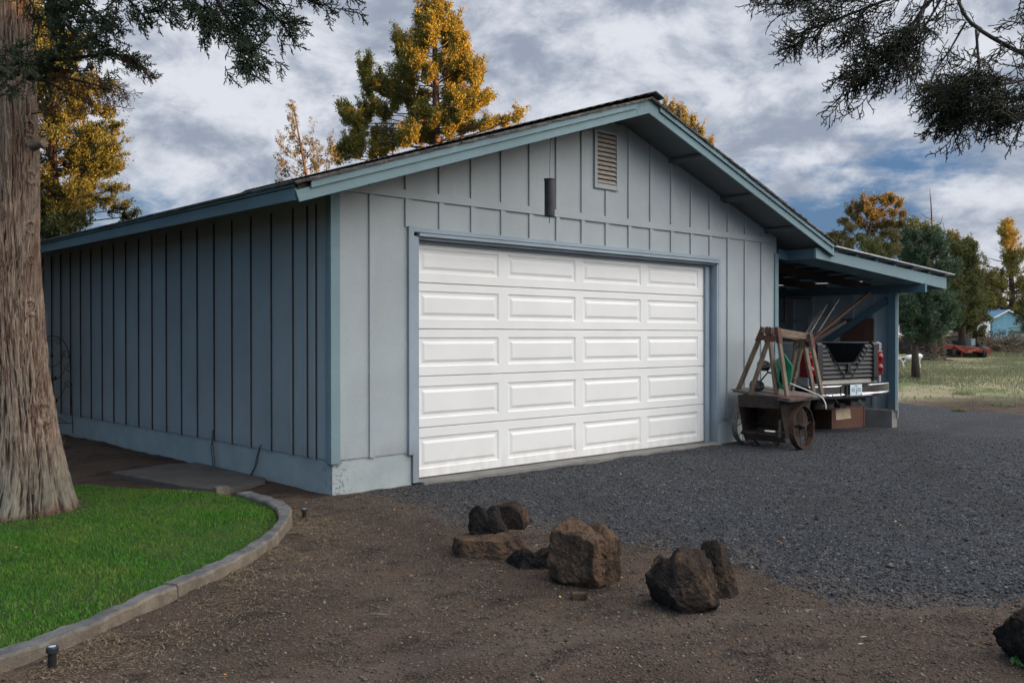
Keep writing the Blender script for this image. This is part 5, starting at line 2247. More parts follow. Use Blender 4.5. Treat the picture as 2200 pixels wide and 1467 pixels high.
# --- big golden juniper behind the roof
big = cr([
    (950, 250, 985, -60, 95), (880, 230, 890, 0, 75), (1010, 300, 1030, 60, 70), (950, 420, 935, 140, 95),
    (1150, 420, 1140, 90, 62), (1090, 480, 1100, 280, 85), (1180, 480, 1225, 250, 70), (870, 560, 860, 240, 90),
    (760, 560, 705, 285, 80), (690, 560, 660, 330, 70), (820, 640, 800, 420, 90), (700, 720, 680, 540, 100), (780, 820, 760, 620, 90),
    (1260, 720, 1262, 375, 88), (1330, 760, 1340, 520, 70), (1200, 760, 1210, 520, 80), (1100, 760, 1085, 540, 62),
    (640, 1000, 630, 672, 82), (590, 900, 575, 690, 60), (800, 1150, 790, 860, 68), (740, 960, 740, 760, 80), (930, 760, 920, 560, 62),
    (560, 880, 440, 640, 60), (500, 830, 380, 700, 62), (400, 900, 345, 500, 70), (380, 760, 330, 560, 60),
    (480, 1040, 440, 900, 60), (540, 1100, 530, 930, 70), (390, 1100, 345, 915, 62), (290, 1180, 200, 930, 75), (200, 1120, 150, 930, 52), (330, 1200, 270, 980, 75),
    (300, 1420, 250, 1150, 90), (200, 1440, 190, 1220, 75), (120, 1470, 100, 1300, 60), (230, 1330, 280, 1230, 50),
    (480, 1340, 440, 1140, 85), (600, 1360, 600, 1140, 90), (520, 1420, 480, 1300, 85), (700, 1330, 720, 1140, 90), (760, 1290, 760, 1120, 80), (430, 1460, 430, 1330, 60),
    (900, 1200, 930, 1020, 90), (960, 1140, 1000, 980, 80), (850, 1060, 830, 900, 70), (900, 930, 900, 800, 70),
    (1120, 900, 1100, 740, 85), (1180, 960, 1190, 800, 95), (1240, 960, 1260, 820, 90), (1300, 1040, 1330, 860, 85), (1350, 860, 1360, 640, 55),
    (1300, 980, 1480, 850, 52), (1380, 960, 1510, 850, 45), (1060, 1100, 1080, 940, 85), (1160, 1130, 1160, 980, 80), (1100, 1240, 1110, 1110, 75),
    (1200, 1210, 1260, 1100, 70), (1320, 1180, 1340, 1120, 60), (1230, 1080, 1280, 980, 60), (1400, 1180, 1440, 1060, 55), (1480, 1160, 1540, 1060, 50),
    (1580, 1140, 1640, 1050, 45), (1680, 1120, 1760, 980, 45), (960, 1300, 940, 1180, 80), (860, 1300, 850, 1180, 80), (1010, 620, 1030, 480, 40), (1150, 620, 1150, 470, 60),
], 700, 0, 4.191)
big = [tuple(q[:5]) + ((.9 + .3 * math.sin(i * 2.1),) if q[0] < 855 else (math.sin(i * 1.7) * .9,)) for i, q in enumerate(big)]
make_tree('juniper_tree', 'tall juniper glowing gold in the low sun behind the garage roof', 'tree', 26, [(940, 700), (938, 330), (937, 200), (935, 100), (933, 30)],
          big,   .058, 1.7, 'jun_gold', 101, rtrunk=.15, spread=1.3, spiky=True)

# --- thin sparse tree left of it
sp = []
for (a, b, c, d) in ((640, 380, 628, 222), (632, 290, 618, 250), (680, 372, 668, 255), (700, 370, 712, 285), (660, 350, 640, 300), (606, 370, 604, 282), (620, 382, 596, 318), (650, 385, 655, 330),
                     (690, 350, 690, 310), (716, 360, 722, 318), (672, 330, 660, 290), (605, 395, 592, 372), (640, 330, 655, 300), (625, 345, 612, 318), (670, 385, 690, 345), (640, 260, 625, 225)):
    sp.append((a, b, c, d, 11))
make_tree('sparse_tree', 'thin tree with sparse brownish leaves showing above the left roof slope', 'tree', 24, [(668, 720), (664, 400), (650, 330), (632, 232)], sp, .042, .26, 'sparse', 102, rtrunk=.05, spread=.5)

# --- spiky tips beyond the right roof slope
sp = [(1440, 262, 1441, 222, 7), (1455, 290, 1458, 222, 10), (1470, 300, 1472, 228, 9), (1488, 300, 1490, 245, 9), (1500, 320, 1506, 268, 8), (1524, 345, 1527, 285, 7), (1478, 330, 1480, 270, 12),
      (1440, 330, 1445, 270, 14), (1500, 350, 1500, 300, 12), (1512, 350, 1514, 305, 8), (1425, 262, 1428, 222, 6)]
make_tree('conifer_tree', 'golden spiky conifer tips peeping over the right roof slope', 'tree', 24, [(1475, 720), (1474, 400), (1472, 260)], sp, .045, 1.0, 'jun_gold', 103, rtrunk=.1, spread=.4, spiky=True)

# --- left juniper behind the trunk
lf = rand_plumes(105, [(30, 20, 110), (120, 10, 190), (220, 10, 235), (330, 10, 250), (420, 10, 240), (500, 10, 225)], 5, (18, 30), (40, 75), .8)
lf += [(190, 210, 262, 175, 12), (200, 280, 268, 262, 14), (215, 330, 262, 300, 14), (225, 260, 240, 232, 12), (210, 250, 205, 225, 12), (230, 380, 268, 345, 15), (200, 360, 250, 345, 16), (215, 410, 268, 402, 12),
       (190, 440, 250, 425, 18), (230, 460, 278, 438, 12), (260, 475, 298, 448, 9), (90, 120, 85, 20, 26), (100, 60, 110, 0, 22), (80, 200, 95, 120, 30), (120, 180, 150, 130, 20), (170, 300, 215, 280, 20)]
make_tree('juniper_tree', 'juniper with gold-lit edges between the big trunk and the garage roof', 'tree', 17, [(120, 730), (118, 400), (110, 250), (98, 100), (95, 20)],
          lf, .048, .52, 'jun', 104, rtrunk=.10, spread=1.0, spiky=True)

# --- trees of the field at the right
t1 = cr([(300, 420, 270, 240, 45), (400, 380, 380, 240, 48), (480, 330, 490, 140, 50), (570, 300, 590, 170, 36), (540, 420, 560, 320, 55), (400, 520, 340, 420, 50), (250, 520, 170, 450, 40),
         (330, 620, 260, 540, 50), (460, 560, 440, 470, 60), (600, 470, 620, 350, 55), (700, 420, 690, 330, 45), (760, 280, 750, 105, 42), (820, 280, 840, 140, 34), (720, 240, 700, 170, 26), (890, 300, 940, 210, 28),
         (860, 420, 830, 330, 38), (940, 440, 960, 350, 26), (800, 560, 790, 470, 45), (880, 580, 870, 500, 34), (950, 580, 955, 480, 18), (680, 560, 690, 470, 55), (600, 620, 610, 520, 50),
         (700, 680, 720, 590, 50), (820, 690, 840, 600, 45), (560, 680, 520, 600, 40), (120, 700, 60, 650, 45), (60, 740, 30, 690, 35), (220, 700, 170, 640, 40), (300, 780, 240, 700, 50), (420, 740, 400, 650, 35),
         (640, 800, 620, 700, 60), (560, 880, 540, 780, 55), (720, 900, 700, 790, 60), (880, 760, 860, 680, 45), (300, 860, 250, 790, 40), (160, 800, 120, 750, 35), (860, 900, 900, 800, 50), (760, 960, 780, 880, 50)],
        1780, 400, 6.113)
make_tree('broad_tree', 'broad tree with orange-lit foliage just right of the roof, nearest the carport', 'tree', 36, [(1858, 760), (1860, 545), (1866, 500), (1880, 440)], t1, .075, 1.0, 'decid', 105, rtrunk=.13, spread=1.4, spiky=True)
t2 = rand_plumes(90, [(488, 1955, 1985), (520, 1935, 2030), (580, 1930, 2050), (640, 1935, 2060), (690, 1940, 2050)], 7, (8, 16), (18, 40), .9)
t2 += [(1952, 530, 1955, 482, 13), (1985, 520, 1988, 480, 12), (2015, 540, 2018, 486, 12)]
make_tree('juniper_tree', 'dense green juniper with twin thick trunks behind the small pine', 'tree', 45, [(1992, 772), (1994, 690), (1990, 600), (1985, 500)], t2, .085, .75, 'blue_jun', 106, rtrunk=.42, spread=1.8, spiky=True,
          extra_trunks=(([(2012, 772), (2014, 700), (2020, 600)], .38), ([(1978, 772), (1980, 700), (1975, 600)], .30)))
t3 = rand_plumes(60, [(628, 1940, 2010), (650, 1928, 2050), (680, 1925, 2062), (712, 1932, 2050), (725, 1950, 2010)], 9, (8, 15), (14, 30), 1.3)
t3 += [(2040, 700, 2066, 688, 8), (2030, 670, 2060, 655, 9), (1930, 700, 1925, 680, 10)]
make_tree('juniper_tree', 'small juniper on a slim bare trunk in the grass beyond the carport', 'tree', 28, [(1968, 815), (1966, 760), (1965, 700), (1968, 650)], t3, .060, .8, 'blue_jun', 107, rtrunk=.125, spread=.9, spiky=True)
t4 = rand_plumes(75, [(528, 2055, 2085), (560, 2030, 2098), (600, 2020, 2104), (650, 2022, 2106), (700, 2030, 2095)], 11, (7, 14), (16, 34), 1.0)
t4 += [(2034, 540, 2040, 500, 10), (2046, 535, 2050, 505, 9), (2068, 550, 2070, 525, 8), (2082, 545, 2084, 528, 7)]
make_tree('juniper_tree', 'dark juniper right of the dense green one, against clear blue sky', 'tree', 50, [(2066, 766), (2067, 640), (2070, 540)], t4, .10, .75, 'jun', 108, rtrunk=.2, spread=1.6, spiky=True)
t5 = rand_plumes(52, [(640, 2040, 2110), (660, 2030, 2122), (685, 2040, 2112), (705, 2060, 2100)], 13, (6, 13), (12, 24), 1.4)
t5 += [(2105, 690, 2128, 684, 5), (2100, 715, 2116, 706, 5), (2096, 725, 2108, 716, 5)]
make_tree('juniper_tree', 'low spreading dark juniper hanging over the flatbed trailer', 'tree', 52, [(2096, 768), (2094, 700), (2090, 650)], t5, .10, .8, 'jun', 109, rtrunk=.15, spread=1.2, spiky=True)
t6 = rand_plumes(110, [(480, 2156, 2170), (520, 2145, 2186), (560, 2128, 2205), (600, 2112, 2220), (650, 2100, 2235), (672, 2098, 2235)], 15, (3.5, 8), (12, 26), 1.6)
t6 += [(2120 + (i % 2) * 6, 560 + i * 16, 2104 - i * 1.0, 545 + i * 16, 4) for i in range(6)]
make_tree('juniper_tree', 'tall pointed juniper with golden glow behind the blue shed', 'tree', 70, [(2176, 720), (2174, 620), (2170, 560), (2162, 490)], t6, .11, .8, 'jun_gold', 110, rtrunk=.25, spread=1.6)
t7 = [(2225, 700, 2183, 690, 12), (2225, 680, 2180, 672, 12), (2230, 660, 2190, 650, 12), (2235, 720, 2196, 706, 9), (2230, 640, 2205, 620, 14)]
make_tree('juniper_tree', 'dark juniper bough reaching in from the right edge before the shed', 'tree', 50, [(2250, 760), (2248, 680), (2240, 600)], t7, .09, .8, 'jun', 111, rtrunk=.15, spread=.6)
t8 = rand_plumes(60, [(585, 2096, 2140), (610, 2090, 2150), (650, 2092, 2160), (670, 2095, 2165)], 17, (5, 10), (10, 22), 1.2)
make_tree('juniper_tree', 'olive green juniper in the gap left of the golden pointed tree', 'tree', 78, [(2120, 730), (2120, 640), (2118, 600)], t8, .12, .32, 'jun', 112, rtrunk=.15, spread=1.2)
t9 = rand_plumes(50, [(520, 1830, 1900), (600, 1800, 1960), (680, 1790, 1960)], 19, (12, 22), (24, 44), .6)
make_tree('juniper_tree', 'green juniper low behind the carport roof below the orange-lit tree', 'tree', 30, [(1895, 790), (1893, 640), (1890, 560)], [q for q in t9 if q[2] > 1840], .07, .7, 'jun', 113, rtrunk=.14, spread=1.0)

# dead spike tree
dt = empty('dead_tree', tuple(at(2002, 772, 47)), 'bare dead treetop sticking up above the dense green juniper', 'tree', 'trees round the garage')
m = MB()
b0 = at(2003, 560, 47)
b0[2] = gz(b0[0], b0[1])
m.tube([b0, at(2003, 500, 47), at(2000, 440, 47), at(1997, 408, 47)], [.10, .05, .03, .01], 6)
m.tube([at(2002, 490, 47), at(2020, 482, 47), at(2026, 464, 47)], [.02, .016, .008], 5)
m.tube([at(2000, 472, 47), at(1988, 468, 47), at(1978, 458, 47)], [.02, .016, .012], 5)
m.tube([at(2022, 520, 47), at(2030, 500, 47), at(2025, 478, 47)], [.025, .018, .008], 5)
m.build('trunk', 'twig', dt)


# ------------------------------------------------------------------ near juniper sprays (forked scale-leaf twigs)
def spray_segments(rg, L, step, r, spread=.55, depth=3):
    segs = []

    def grow(p, d, n_, lvl, nrm):
        for i in range(n_):
            d = d + rg.normal(0, .17, 3) + np.array([0, 0, -.03])
            d /= np.linalg.norm(d)
            q = p + d * step
            rad = r * (1.0 if lvl == 0 else .85)
            segs.append((p, q, rad))
            if lvl < depth and i > 0:
                side = 1 if (i + lvl) % 2 else -1
                s = np.cross(d, nrm)
                s /= np.linalg.norm(s) + 1e-9
                dd = d * .72 + s * side * spread * rg.uniform(.8, 1.4) + nrm * rg.normal(0, .22)
                dd /= np.linalg.norm(dd)
                nn_ = max(1, int((n_ - i) * rg.uniform(.35, .62)))
                if rg.random() < .92:
                    grow(q, dd, nn_, lvl + 1, nrm + rg.normal(0, .25, 3))
            p = q
    grow(np.zeros(3), np.array([1.0, 0, 0]), int(L / step), 0, np.array([0, 0, 1.0]))
    return (np.array([s[0] for s in segs]), np.array([s[1] for s in segs]), np.array([s[2] for s in segs]))


SPR = [spray_segments(np.random.default_rng(900 + i), .24, .0165, .0028, .8) for i in range(9)]
SPR_FINE = [spray_segments(np.random.default_rng(950 + i), .24, .0135, .0046, .75, 3) for i in range(7)]


def seg_mesh(A, B, r0, r1):
    n = len(A)
    d = B - A
    d /= np.linalg.norm(d, axis=1)[:, None] + 1e-12
    ref = np.where(np.abs(d[:, 2:3]) > .9, np.array([[1.0, 0, 0]]), np.array([[0, 0, 1.0]]))
    s = np.cross(d, ref)
    s /= np.linalg.norm(s, axis=1)[:, None]
    u = np.cross(s, d)
    V = np.zeros((n, 6, 3))
    for j in range(3):
        a = 2 * math.pi * j / 3
        o = s * math.cos(a) + u * math.sin(a)
        V[:, j] = A - d * r0[:, None] * .5 + o * r0[:, None]
        V[:, j + 3] = B + d * r1[:, None] * .5 + o * r1[:, None]
    k = np.arange(n)[:, None] * 6
    F = np.concatenate([k + np.array([[j, (j + 1) % 3, (j + 1) % 3 + 3, j + 3]]) for j in range(3)], 0)
    return V.reshape(-1, 3), F


def place_sprays(places, lib, rg):
    """places: (position, direction, scale)"""
    As, Bs, Rs = [], [], []
    for (p, d, sc) in places:
        A, B, r = lib[rg.integers(len(lib))]
        d = np.array(d, float)
        d /= np.linalg.norm(d)
        h = rnd_unit(rg, 1)[0]
        y = np.cross(d, h)
        y /= np.linalg.norm(y)
        z = np.cross(d, y)
        M = np.stack([d, y, z], 0)
        As.append(A @ M * sc + p)
        Bs.append(B @ M * sc + p)
        Rs.append(r * min(sc, 1.15) ** .5)
    A, B, r = np.concatenate(As), np.concatenate(Bs), np.concatenate(Rs)
    return seg_mesh(A, B, r, r * .8)


# branch data: each branch is a polyline (u, v, w), with sprays hung along it
def bough(m, root_pts, r0, r1, sprays, rg, n, spread_dir, sc=(.7, 1.1), start=.0, jitter=.03, hang=.35):
    P_ = np.array([at(*q) for q in root_pts])
    L = np.concatenate([[0], np.cumsum(np.linalg.norm(np.diff(P_, axis=0), axis=1))])
    # smooth path
    tt = np.linspace(0, L[-1], max(6, len(P_) * 4))
    Q = np.stack([np.interp(tt, L, P_[:, k]) for k in range(3)], 1)
    for _ in range(2):
        Q[1:-1] = Q[1:-1] * .5 + (Q[:-2] + Q[2:]) * .25
    m.tube([tuple(q) for q in Q], [r0 + (r1 - r0) * i / (len(Q) - 1) for i in range(len(Q))], 7)
    for i in range(n):
        t = start + (1 - start) * rg.random() ** .8
        k = t * (len(Q) - 1)
        a = int(min(k, len(Q) - 2))
        p = Q[a] + (Q[a + 1] - Q[a]) * (k - a) + rg.normal(0, jitter, 3)
        d = Q[a + 1] - Q[a]
        d = d / np.linalg.norm(d)
        dv = d * .9 + rnd_unit(rg, 1)[0] * .75 + np.array(spread_dir) * .5 + np.array([0, 0, -hang])
        sprays.append((p, dv, rg.uniform(*sc)))


# ---- top right: dark overhanging juniper, its trunk stands outside the view
rg = np.random.default_rng(202)
tb = at(3250, 723, 3.6)
tb[2] = gz(tb[0], tb[1])
rj = empty('overhanging_juniper', tuple(tb), 'dark juniper boughs hanging into the top right of the view', 'tree', 'trees round the garage')
m = MB()
m.tube([tuple(tb - [0, 0, .1]), tuple(tb + [0, 0, 1.2]), tuple(tb + [.05, 0, 2.6]), tuple(tb + [.02, .05, 4.6])], [.24, .19, .17, .12], 14)
spl = []
left = tuple(-RT)
main = [(3250, 60, 3.6), (2700, 190, 3.7), (2400, 190, 3.8), (2200, 122, 3.9), (2160, 100, 3.95), (2112, 74, 4.0), (2090, 58, 4.0), (2068, 45, 4.05), (2055, -10, 4.1), (2040, -60, 4.15)]
bough(m, main, .021, .006, spl, rg, 10, (0, 0, 0), start=.5)
for br, r0, r1, n_ in (
        ([(2200, 122, 3.9), (2240, 160, 3.85), (2220, 205, 3.8), (2140, 232, 3.8), (2045, 248, 3.85)], .009, .003, 56),
        ([(2096, 66, 4.0), (2100, 120, 4.0), (2103, 160, 4.0), (2060, 200, 3.95), (2005, 232, 3.95)], .006, .003, 42),
        ([(2240, 160, 3.85), (2190, 178, 3.8), (2110, 190, 3.8), (2030, 205, 3.8)], .007, .003, 44),
        ([(2250, 190, 3.75), (2230, 225, 3.7), (2160, 240, 3.7)], .007, .003, 26),
        ([(2074, 50, 4.05), (2040, 110, 4.05), (2015, 145, 4.05), (1995, 180, 4.0)], .005, .002, 9),
        ([(2103, 70, 4.0), (2092, 120, 4.0), (2068, 155, 4.0)], .003, .0015, 2),
        ([(2050, -40, 4.1), (1990, 10, 4.15), (1950, 70, 4.15), (1900, 120, 4.15), (1830, 190, 4.15)], .010, .003, 50),
        ([(2050, -50, 4.1), (1960, -20, 4.2), (1860, 20, 4.25), (1780, 50, 4.25), (1700, 80, 4.25)], .010, .003, 54),
        ([(1990, 0, 4.15), (1960, 80, 4.1), (1930, 140, 4.1), (1870, 160, 4.1)], .007, .003, 34),
        ([(1960, -20, 4.2), (1850, -25, 4.3), (1740, -15, 4.3), (1640, 5, 4.3)], .008, .003, 42),
        ([(1860, 20, 4.25), (1820, 70, 4.2), (1850, 110, 4.2)], .005, .002, 18),
        ([(2050, -50, 4.0), (2010, 20, 4.0), (1985, 60, 4.0), (1960, 120, 4.0)], .007, .003, 26),
        ([(2200, 122, 3.9), (2205, 60, 3.9), (2190, 35, 3.9)], .006, .002, 10),
        ([(2150, 95, 3.95), (2145, 130, 3.9), (2165, 110, 3.9)], .004, .002, 4),
        ([(2150, -60, 4.0), (2050, -40, 4.0), (1950, -40, 4.0)], .008, .004, 18)):
    bough(m, br, r0, r1, spl, rg, n_, tuple(-RT * .8), sc=(.50, .95), start=.25)
m.build('trunk', 'twig', rj, fixn=False, smooth=True)
V, F = place_sprays(spl, SPR, rg)
np_mesh('foliage', V, F, MAT['jun_dark'], rj)

# ---- the big near trunk
NA, NZ = 560, 900
zz = np.linspace(-.12, 4.9, NZ)
zz = -.12 + (zz + .12)
z_t = np.array([-.12, .03, .12, .25, .44, .75, 1.16, 1.7, 2.23, 2.94, 4.0, 4.9])
r_t = np.array([.52, .475, .43, .38, .335, .285, .245, .218, .207, .212, .215, .20]) * 1.05
# right-hand silhouette measured at 7.2 m, centre follows it
re_u = np.array([146, 143, 138, 132, 124, 110, 96, 82, 74, 76, 61, 59])
TC = at(62, 723, 7.62)
ang = np.linspace(0, 2 * math.pi, NA, endpoint=False)
Zg, Ag = np.meshgrid(zz, ang, indexing='ij')
Rb = np.interp(Zg, z_t, r_t)
edge = np.interp(Zg, z_t, re_u)
cen_u = edge - Rb * FPX / 7.62
shift = (cen_u - 62) / FPX * 7.62
zf, af = Zg.ravel(), Ag.ravel()
# fibrous bark: noise stretched strongly along the trunk, with slow spiral and swirls
twist = af + .10 * zf + .10 * fbm(np.stack([zf * 1.1, np.cos(af) * 1.2, np.sin(af) * 1.2], 1), 3, 60)
cx_, sx_2 = np.cos(twist), np.sin(twist)
flare = np.clip((.55 - zf) / .6, 0, 1)
lobes = fbm(np.stack([np.cos(af) * 1.6, np.sin(af) * 1.6, zf * .5], 1), 3, 61)
n_a = fbm(np.stack([cx_ * 7.5, sx_2 * 7.5, zf * 1.1], 1), 3, 62)
n_b = fbm(np.stack([cx_ * 15, sx_2 * 15, zf * 1.9], 1), 4, 63, gain=.6)
n_c = fbm(np.stack([cx_ * 38, sx_2 * 38, zf * 5.5], 1), 3, 64)
ridge = (1 - np.abs(n_b) * 2.6)
ridge2 = (1 - np.abs(n_c) * 2.4)
rad = Rb.ravel() * (1 + .08 * lobes * (.45 + 1.5 * flare)) + .022 * n_a + .019 * ridge + .012 * ridge2 - .016
# knots
RTa = math.atan2(-RT[1] * -1 if False else RT[1], RT[0])
facing = math.atan2(-FW[1], -FW[0])
knots = [(at(52, 237, 7.0), .055), (at(38, 270, 7.0), .05), (at(55, 355, 7.0), .055), (at(30, 470, 7.0), .055), (at(25, 655, 7.0), .07), (at(35, 545, 7.0), .04), (at(20, 900, 6.95), .10)]
for kp, ks in knots:
    ka = math.atan2(kp[1] - TC[1], kp[0] - TC[0])
    lat_k = (kp - TC) @ RT / .215
    ka = facing + math.asin(max(-.95, min(.95, lat_k * .9 + .1)))
    da = (af - ka + math.pi) % (2 * math.pi) - math.pi
    dist = np.sqrt((da * Rb.ravel()) ** 2 + (zf - kp[2]) ** 2) / ks
    rad += .030 * np.exp(-dist ** 2 * 1.0) * (1 + .4 * np.sin(dist * 9)) - .045 * np.exp(-(dist * 2.4) ** 2)
X = TC[0] + shift.ravel() * RT[0] + rad * np.cos(af)
Y = TC[1] + shift.ravel() * RT[1] + rad * np.sin(af)
V = np.stack([X, Y, zf], 1)
i, j = np.meshgrid(np.arange(NZ - 1), np.arange(NA), indexing='ij')
a = (i * NA + j).ravel()
b = (i * NA + (j + 1) % NA).ravel()
F = np.stack([a, b, b + NA, a + NA], 1)


def m_bark():
    m, t, b = new_mat('shaggy_juniper_bark')
    at_ = t.new('ShaderNodeAttribute', attribute_name='crest')
    h = at_.outputs['Fac']
    g = geo_co(t)
    z = t.sep(g)[2]
    fib = t.noise(t.map(g, (1, 1, .09)), 46, 6, .68, .3)
    c = t.mix(t.ramp(fib, .36, .62), (.115, .068, .050), (.37, .28, .215))
    tone = t.noise(t.map(g, (1, 1, .35)), 4.0, 5, .6)
    c = t.mix(t.math('MULTIPLY', t.ramp(tone, .42, .62), .75), c, (.27, .225, .18))
    c = t.mix(t.math('MULTIPLY', t.ramp(t.noise(t.map(g, (1, 1, .3), (5, 2, 1)), 6.5, 5, .6), .55, .70), .8), c, (.20, .12, .085))
    # grey lichen low down
    c = t.mix(t.math('MULTIPLY', t.ramp(t.math('ADD', z, t.math('MULTIPLY', tone, .7)), 1.05, .45), .62), c, (.185, .195, .155))
    c = t.mix(t.ramp(t.math('ADD', z, t.math('MULTIPLY', tone, .25)), .26, .12), c, (.15, .085, .06))
    # colour darkens towards the low parts of the relief
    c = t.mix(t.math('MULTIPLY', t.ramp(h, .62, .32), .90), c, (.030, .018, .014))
    t.put(b.inputs['Base Color'], c)
    b.inputs['Roughness'].default_value = .95
    b.inputs['Specular IOR Level'].default_value = .1
    add_bump(t, b, t.math('ADD', fib, t.math('MULTIPLY', t.noise(t.map(g, (1, 1, .2)), 150, 3), .4)), .9, .012)
    return m


jt_root = empty('juniper_tree', tuple(TC[:2]) + (.03,), 'huge shaggy-barked juniper trunk rising from the lawn at the left edge', 'tree', 'trees round the garage')
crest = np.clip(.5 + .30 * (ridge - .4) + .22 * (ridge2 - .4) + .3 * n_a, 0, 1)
# loose fibrous strips peel off all over the trunk (same mesh)
rgs = np.random.default_rng(88)
ns = 1300
sz = rgs.uniform(.05, 4.2, ns)
sa = facing + rgs.uniform(-1.9, 1.9, ns)
rb = np.interp(sz, z_t, r_t)
ssh = ((np.interp(sz, z_t, re_u) - rb * FPX / 7.62) - 62) / FPX * 7.62
Cn = np.stack([TC[0] + ssh * RT[0], TC[1] + ssh * RT[1], sz], 1)
On = np.stack([np.cos(sa), np.sin(sa), sa * 0], 1)
Tn = np.stack([-np.sin(sa), np.cos(sa), sa * 0], 1)
Ln = rgs.uniform(.04, .20, ns)[:, None]
Wn = rgs.uniform(.002, .007, ns)[:, None]
rb = rb[:, None]
Uz = np.array([[0, 0, 1.0]])
q0 = Cn + On * (rb + .004)
q1 = Cn + On * (rb + .014) + Uz * Ln * .5 + Tn * rgs.uniform(-.01, .01, (ns, 1))
q2 = Cn + On * (rb + rgs.uniform(.008, .048, (ns, 1))) + Uz * Ln + Tn * rgs.uniform(-.02, .02, (ns, 1))
SV = np.stack([q0 - Tn * Wn, q0 + Tn * Wn, q1 + Tn * Wn, q1 - Tn * Wn, q2 + Tn * Wn * .3, q2 - Tn * Wn * .3], 1).reshape(-1, 3)
kk = np.arange(ns)[:, None] * 6 + len(V)
SF = np.concatenate([kk + np.array([[0, 1, 2, 3]]), kk + np.array([[3, 2, 4, 5]])], 0)
crest = np.concatenate([crest, np.repeat(rgs.uniform(.45, 1, ns), 6)])
bo_ = np_mesh('trunk', np.concatenate([V, SV]), np.concatenate([F, SF]), m_bark(), jt_root, smooth=True)
at_ = bo_.data.attributes.new('crest', 'FLOAT', 'POINT')
at_.data.foreach_set('value', crest.astype(np.float32))
rr = random.Random(8)
# cut stub on the right
m = MB()
s0 = at(70, 312, 7.2)
s1 = at(97, 306, 7.15)
m.tube([s0, (s0 + s1) / 2 + [0, 0, .005], s1], [.050, .040, .036], 14)
m.build('stub', 'wood_x', jt_root)

# boughs of the big juniper
rg = np.random.default_rng(303)
m = MB()
spg, spd_ = [], []
W0 = 7.1


def bb_(pts, r0, r1, n_, dead=False, sc=(.8, 1.25), dirv_=(0, 0, 0), start=.2, hang=.3, jit=.05):
    bough(m, pts, r0, r1, spd_ if dead else spg, rg, n_, dirv_, sc=sc, start=start, jitter=jit, hang=hang)


rt = tuple(RT * .6)
# clump wrapping the trunk on the left at v~140
bb_([(40, 160, 6.9), (10, 140, 6.7), (-30, 130, 6.6)], .02, .006, 46, sc=(.55, .9), jit=.08, start=0)
bb_([(50, 140, 6.9), (35, 120, 6.75), (55, 110, 6.7)], .015, .005, 16, sc=(.5, .8), jit=.05, start=.2)
bb_([(60, 170, 7.1), (90, 140, 7.0), (125, 115, 6.95)], .016, .006, 26, sc=(.6, .9), dirv_=rt, start=.1)
# drooping half-dead branches
bb_([(62, 140, 7.1), (130, 128, 7.0), (190, 122, 7.0), (240, 115, 7.0), (290, 132, 7.0), (325, 165, 7.0)], .020, .003, 34, dead=False, sc=(.35, .7), dirv_=rt, start=.25, hang=.2, jit=.03)
bb_([(160, 128, 7.0), (230, 118, 7.0), (290, 134, 7.0), (322, 165, 7.0)], .004, .002, 26, dead=True, sc=(.35, .6), dirv_=rt, start=.2, hang=.5, jit=.03)
bb_([(62, 170, 7.1), (130, 165, 7.05), (180, 175, 7.0), (230, 190, 7.0), (270, 205, 7.0)], .016, .003, 40, dead=True, sc=(.45, .8), dirv_=rt, start=.3, hang=.3, jit=.04)
bb_([(66, 168, 7.1), (110, 178, 7.05), (150, 205, 7.0), (190, 215, 7.0)], .012, .003, 30, dead=True, sc=(.5, .8), dirv_=rt, start=.3, hang=.3, jit=.05)
bb_([(62, 150, 7.15), (110, 150, 7.1), (150, 150, 7.1)], .014, .004, 18, dead=False, sc=(.5, .8), dirv_=rt, start=.2)
bb_([(70, 245, 7.2), (100, 240, 7.15), (130, 225, 7.1)], .006, .003, 8, dead=True, sc=(.4, .7), start=.4)
# upper foliage hanging from above the frame
bb_([(60, -60, 7.2), (110, 0, 7.1), (140, 50, 7.05), (170, 80, 7.0), (200, 110, 7.0)], .03, .006, 70, sc=(.7, 1.1), dirv_=rt, start=.2, jit=.09)
bb_([(60, -80, 7.2), (140, -20, 7.0), (200, 20, 6.9), (240, 50, 6.9)], .03, .006, 70, sc=(.6, 1.0), dirv_=rt, start=.3, jit=.08)
bb_([(60, -100, 7.2), (180, -70, 7.0), (300, -40, 6.9), (370, 10, 6.9), (400, 0, 6.9)], .03, .006, 60, sc=(.6, .95), dirv_=rt, start=.3, jit=.07)
bb_([(230, -30, 6.9), (290, 10, 6.85), (320, 50, 6.85)], .012, .004, 24, sc=(.5, .8), dirv_=rt, start=.2)
bb_([(60, -150, 7.2), (300, -130, 6.9), (430, -60, 6.8), (480, 20, 6.8), (500, 60, 6.8), (550, 110, 6.8)], .04, .006, 84, sc=(.65, 1.05), dirv_=rt, start=.42, jit=.08)
bb_([(430, -60, 6.8), (520, -20, 6.75), (590, 30, 6.75), (620, 70, 6.75)], .02, .005, 48, sc=(.6, 1.0), dirv_=rt, start=.25, jit=.07)
bb_([(430, -80, 6.8), (560, -50, 6.7), (660, -20, 6.7), (740, 0, 6.7)], .02, .005, 52, sc=(.6, .95), dirv_=rt, start=.25, jit=.06)
bb_([(430, -60, 6.8), (420, 10, 6.75), (440, 60, 6.75)], .01, .004, 26, sc=(.5, .9), start=.3, jit=.04)
bb_([(440, 0, 6.8), (470, 50, 6.75), (520, 90, 6.7), (545, 130, 6.7)], .01, .004, 34, sc=(.6, .95), dirv_=rt, start=.3, jit=.05)
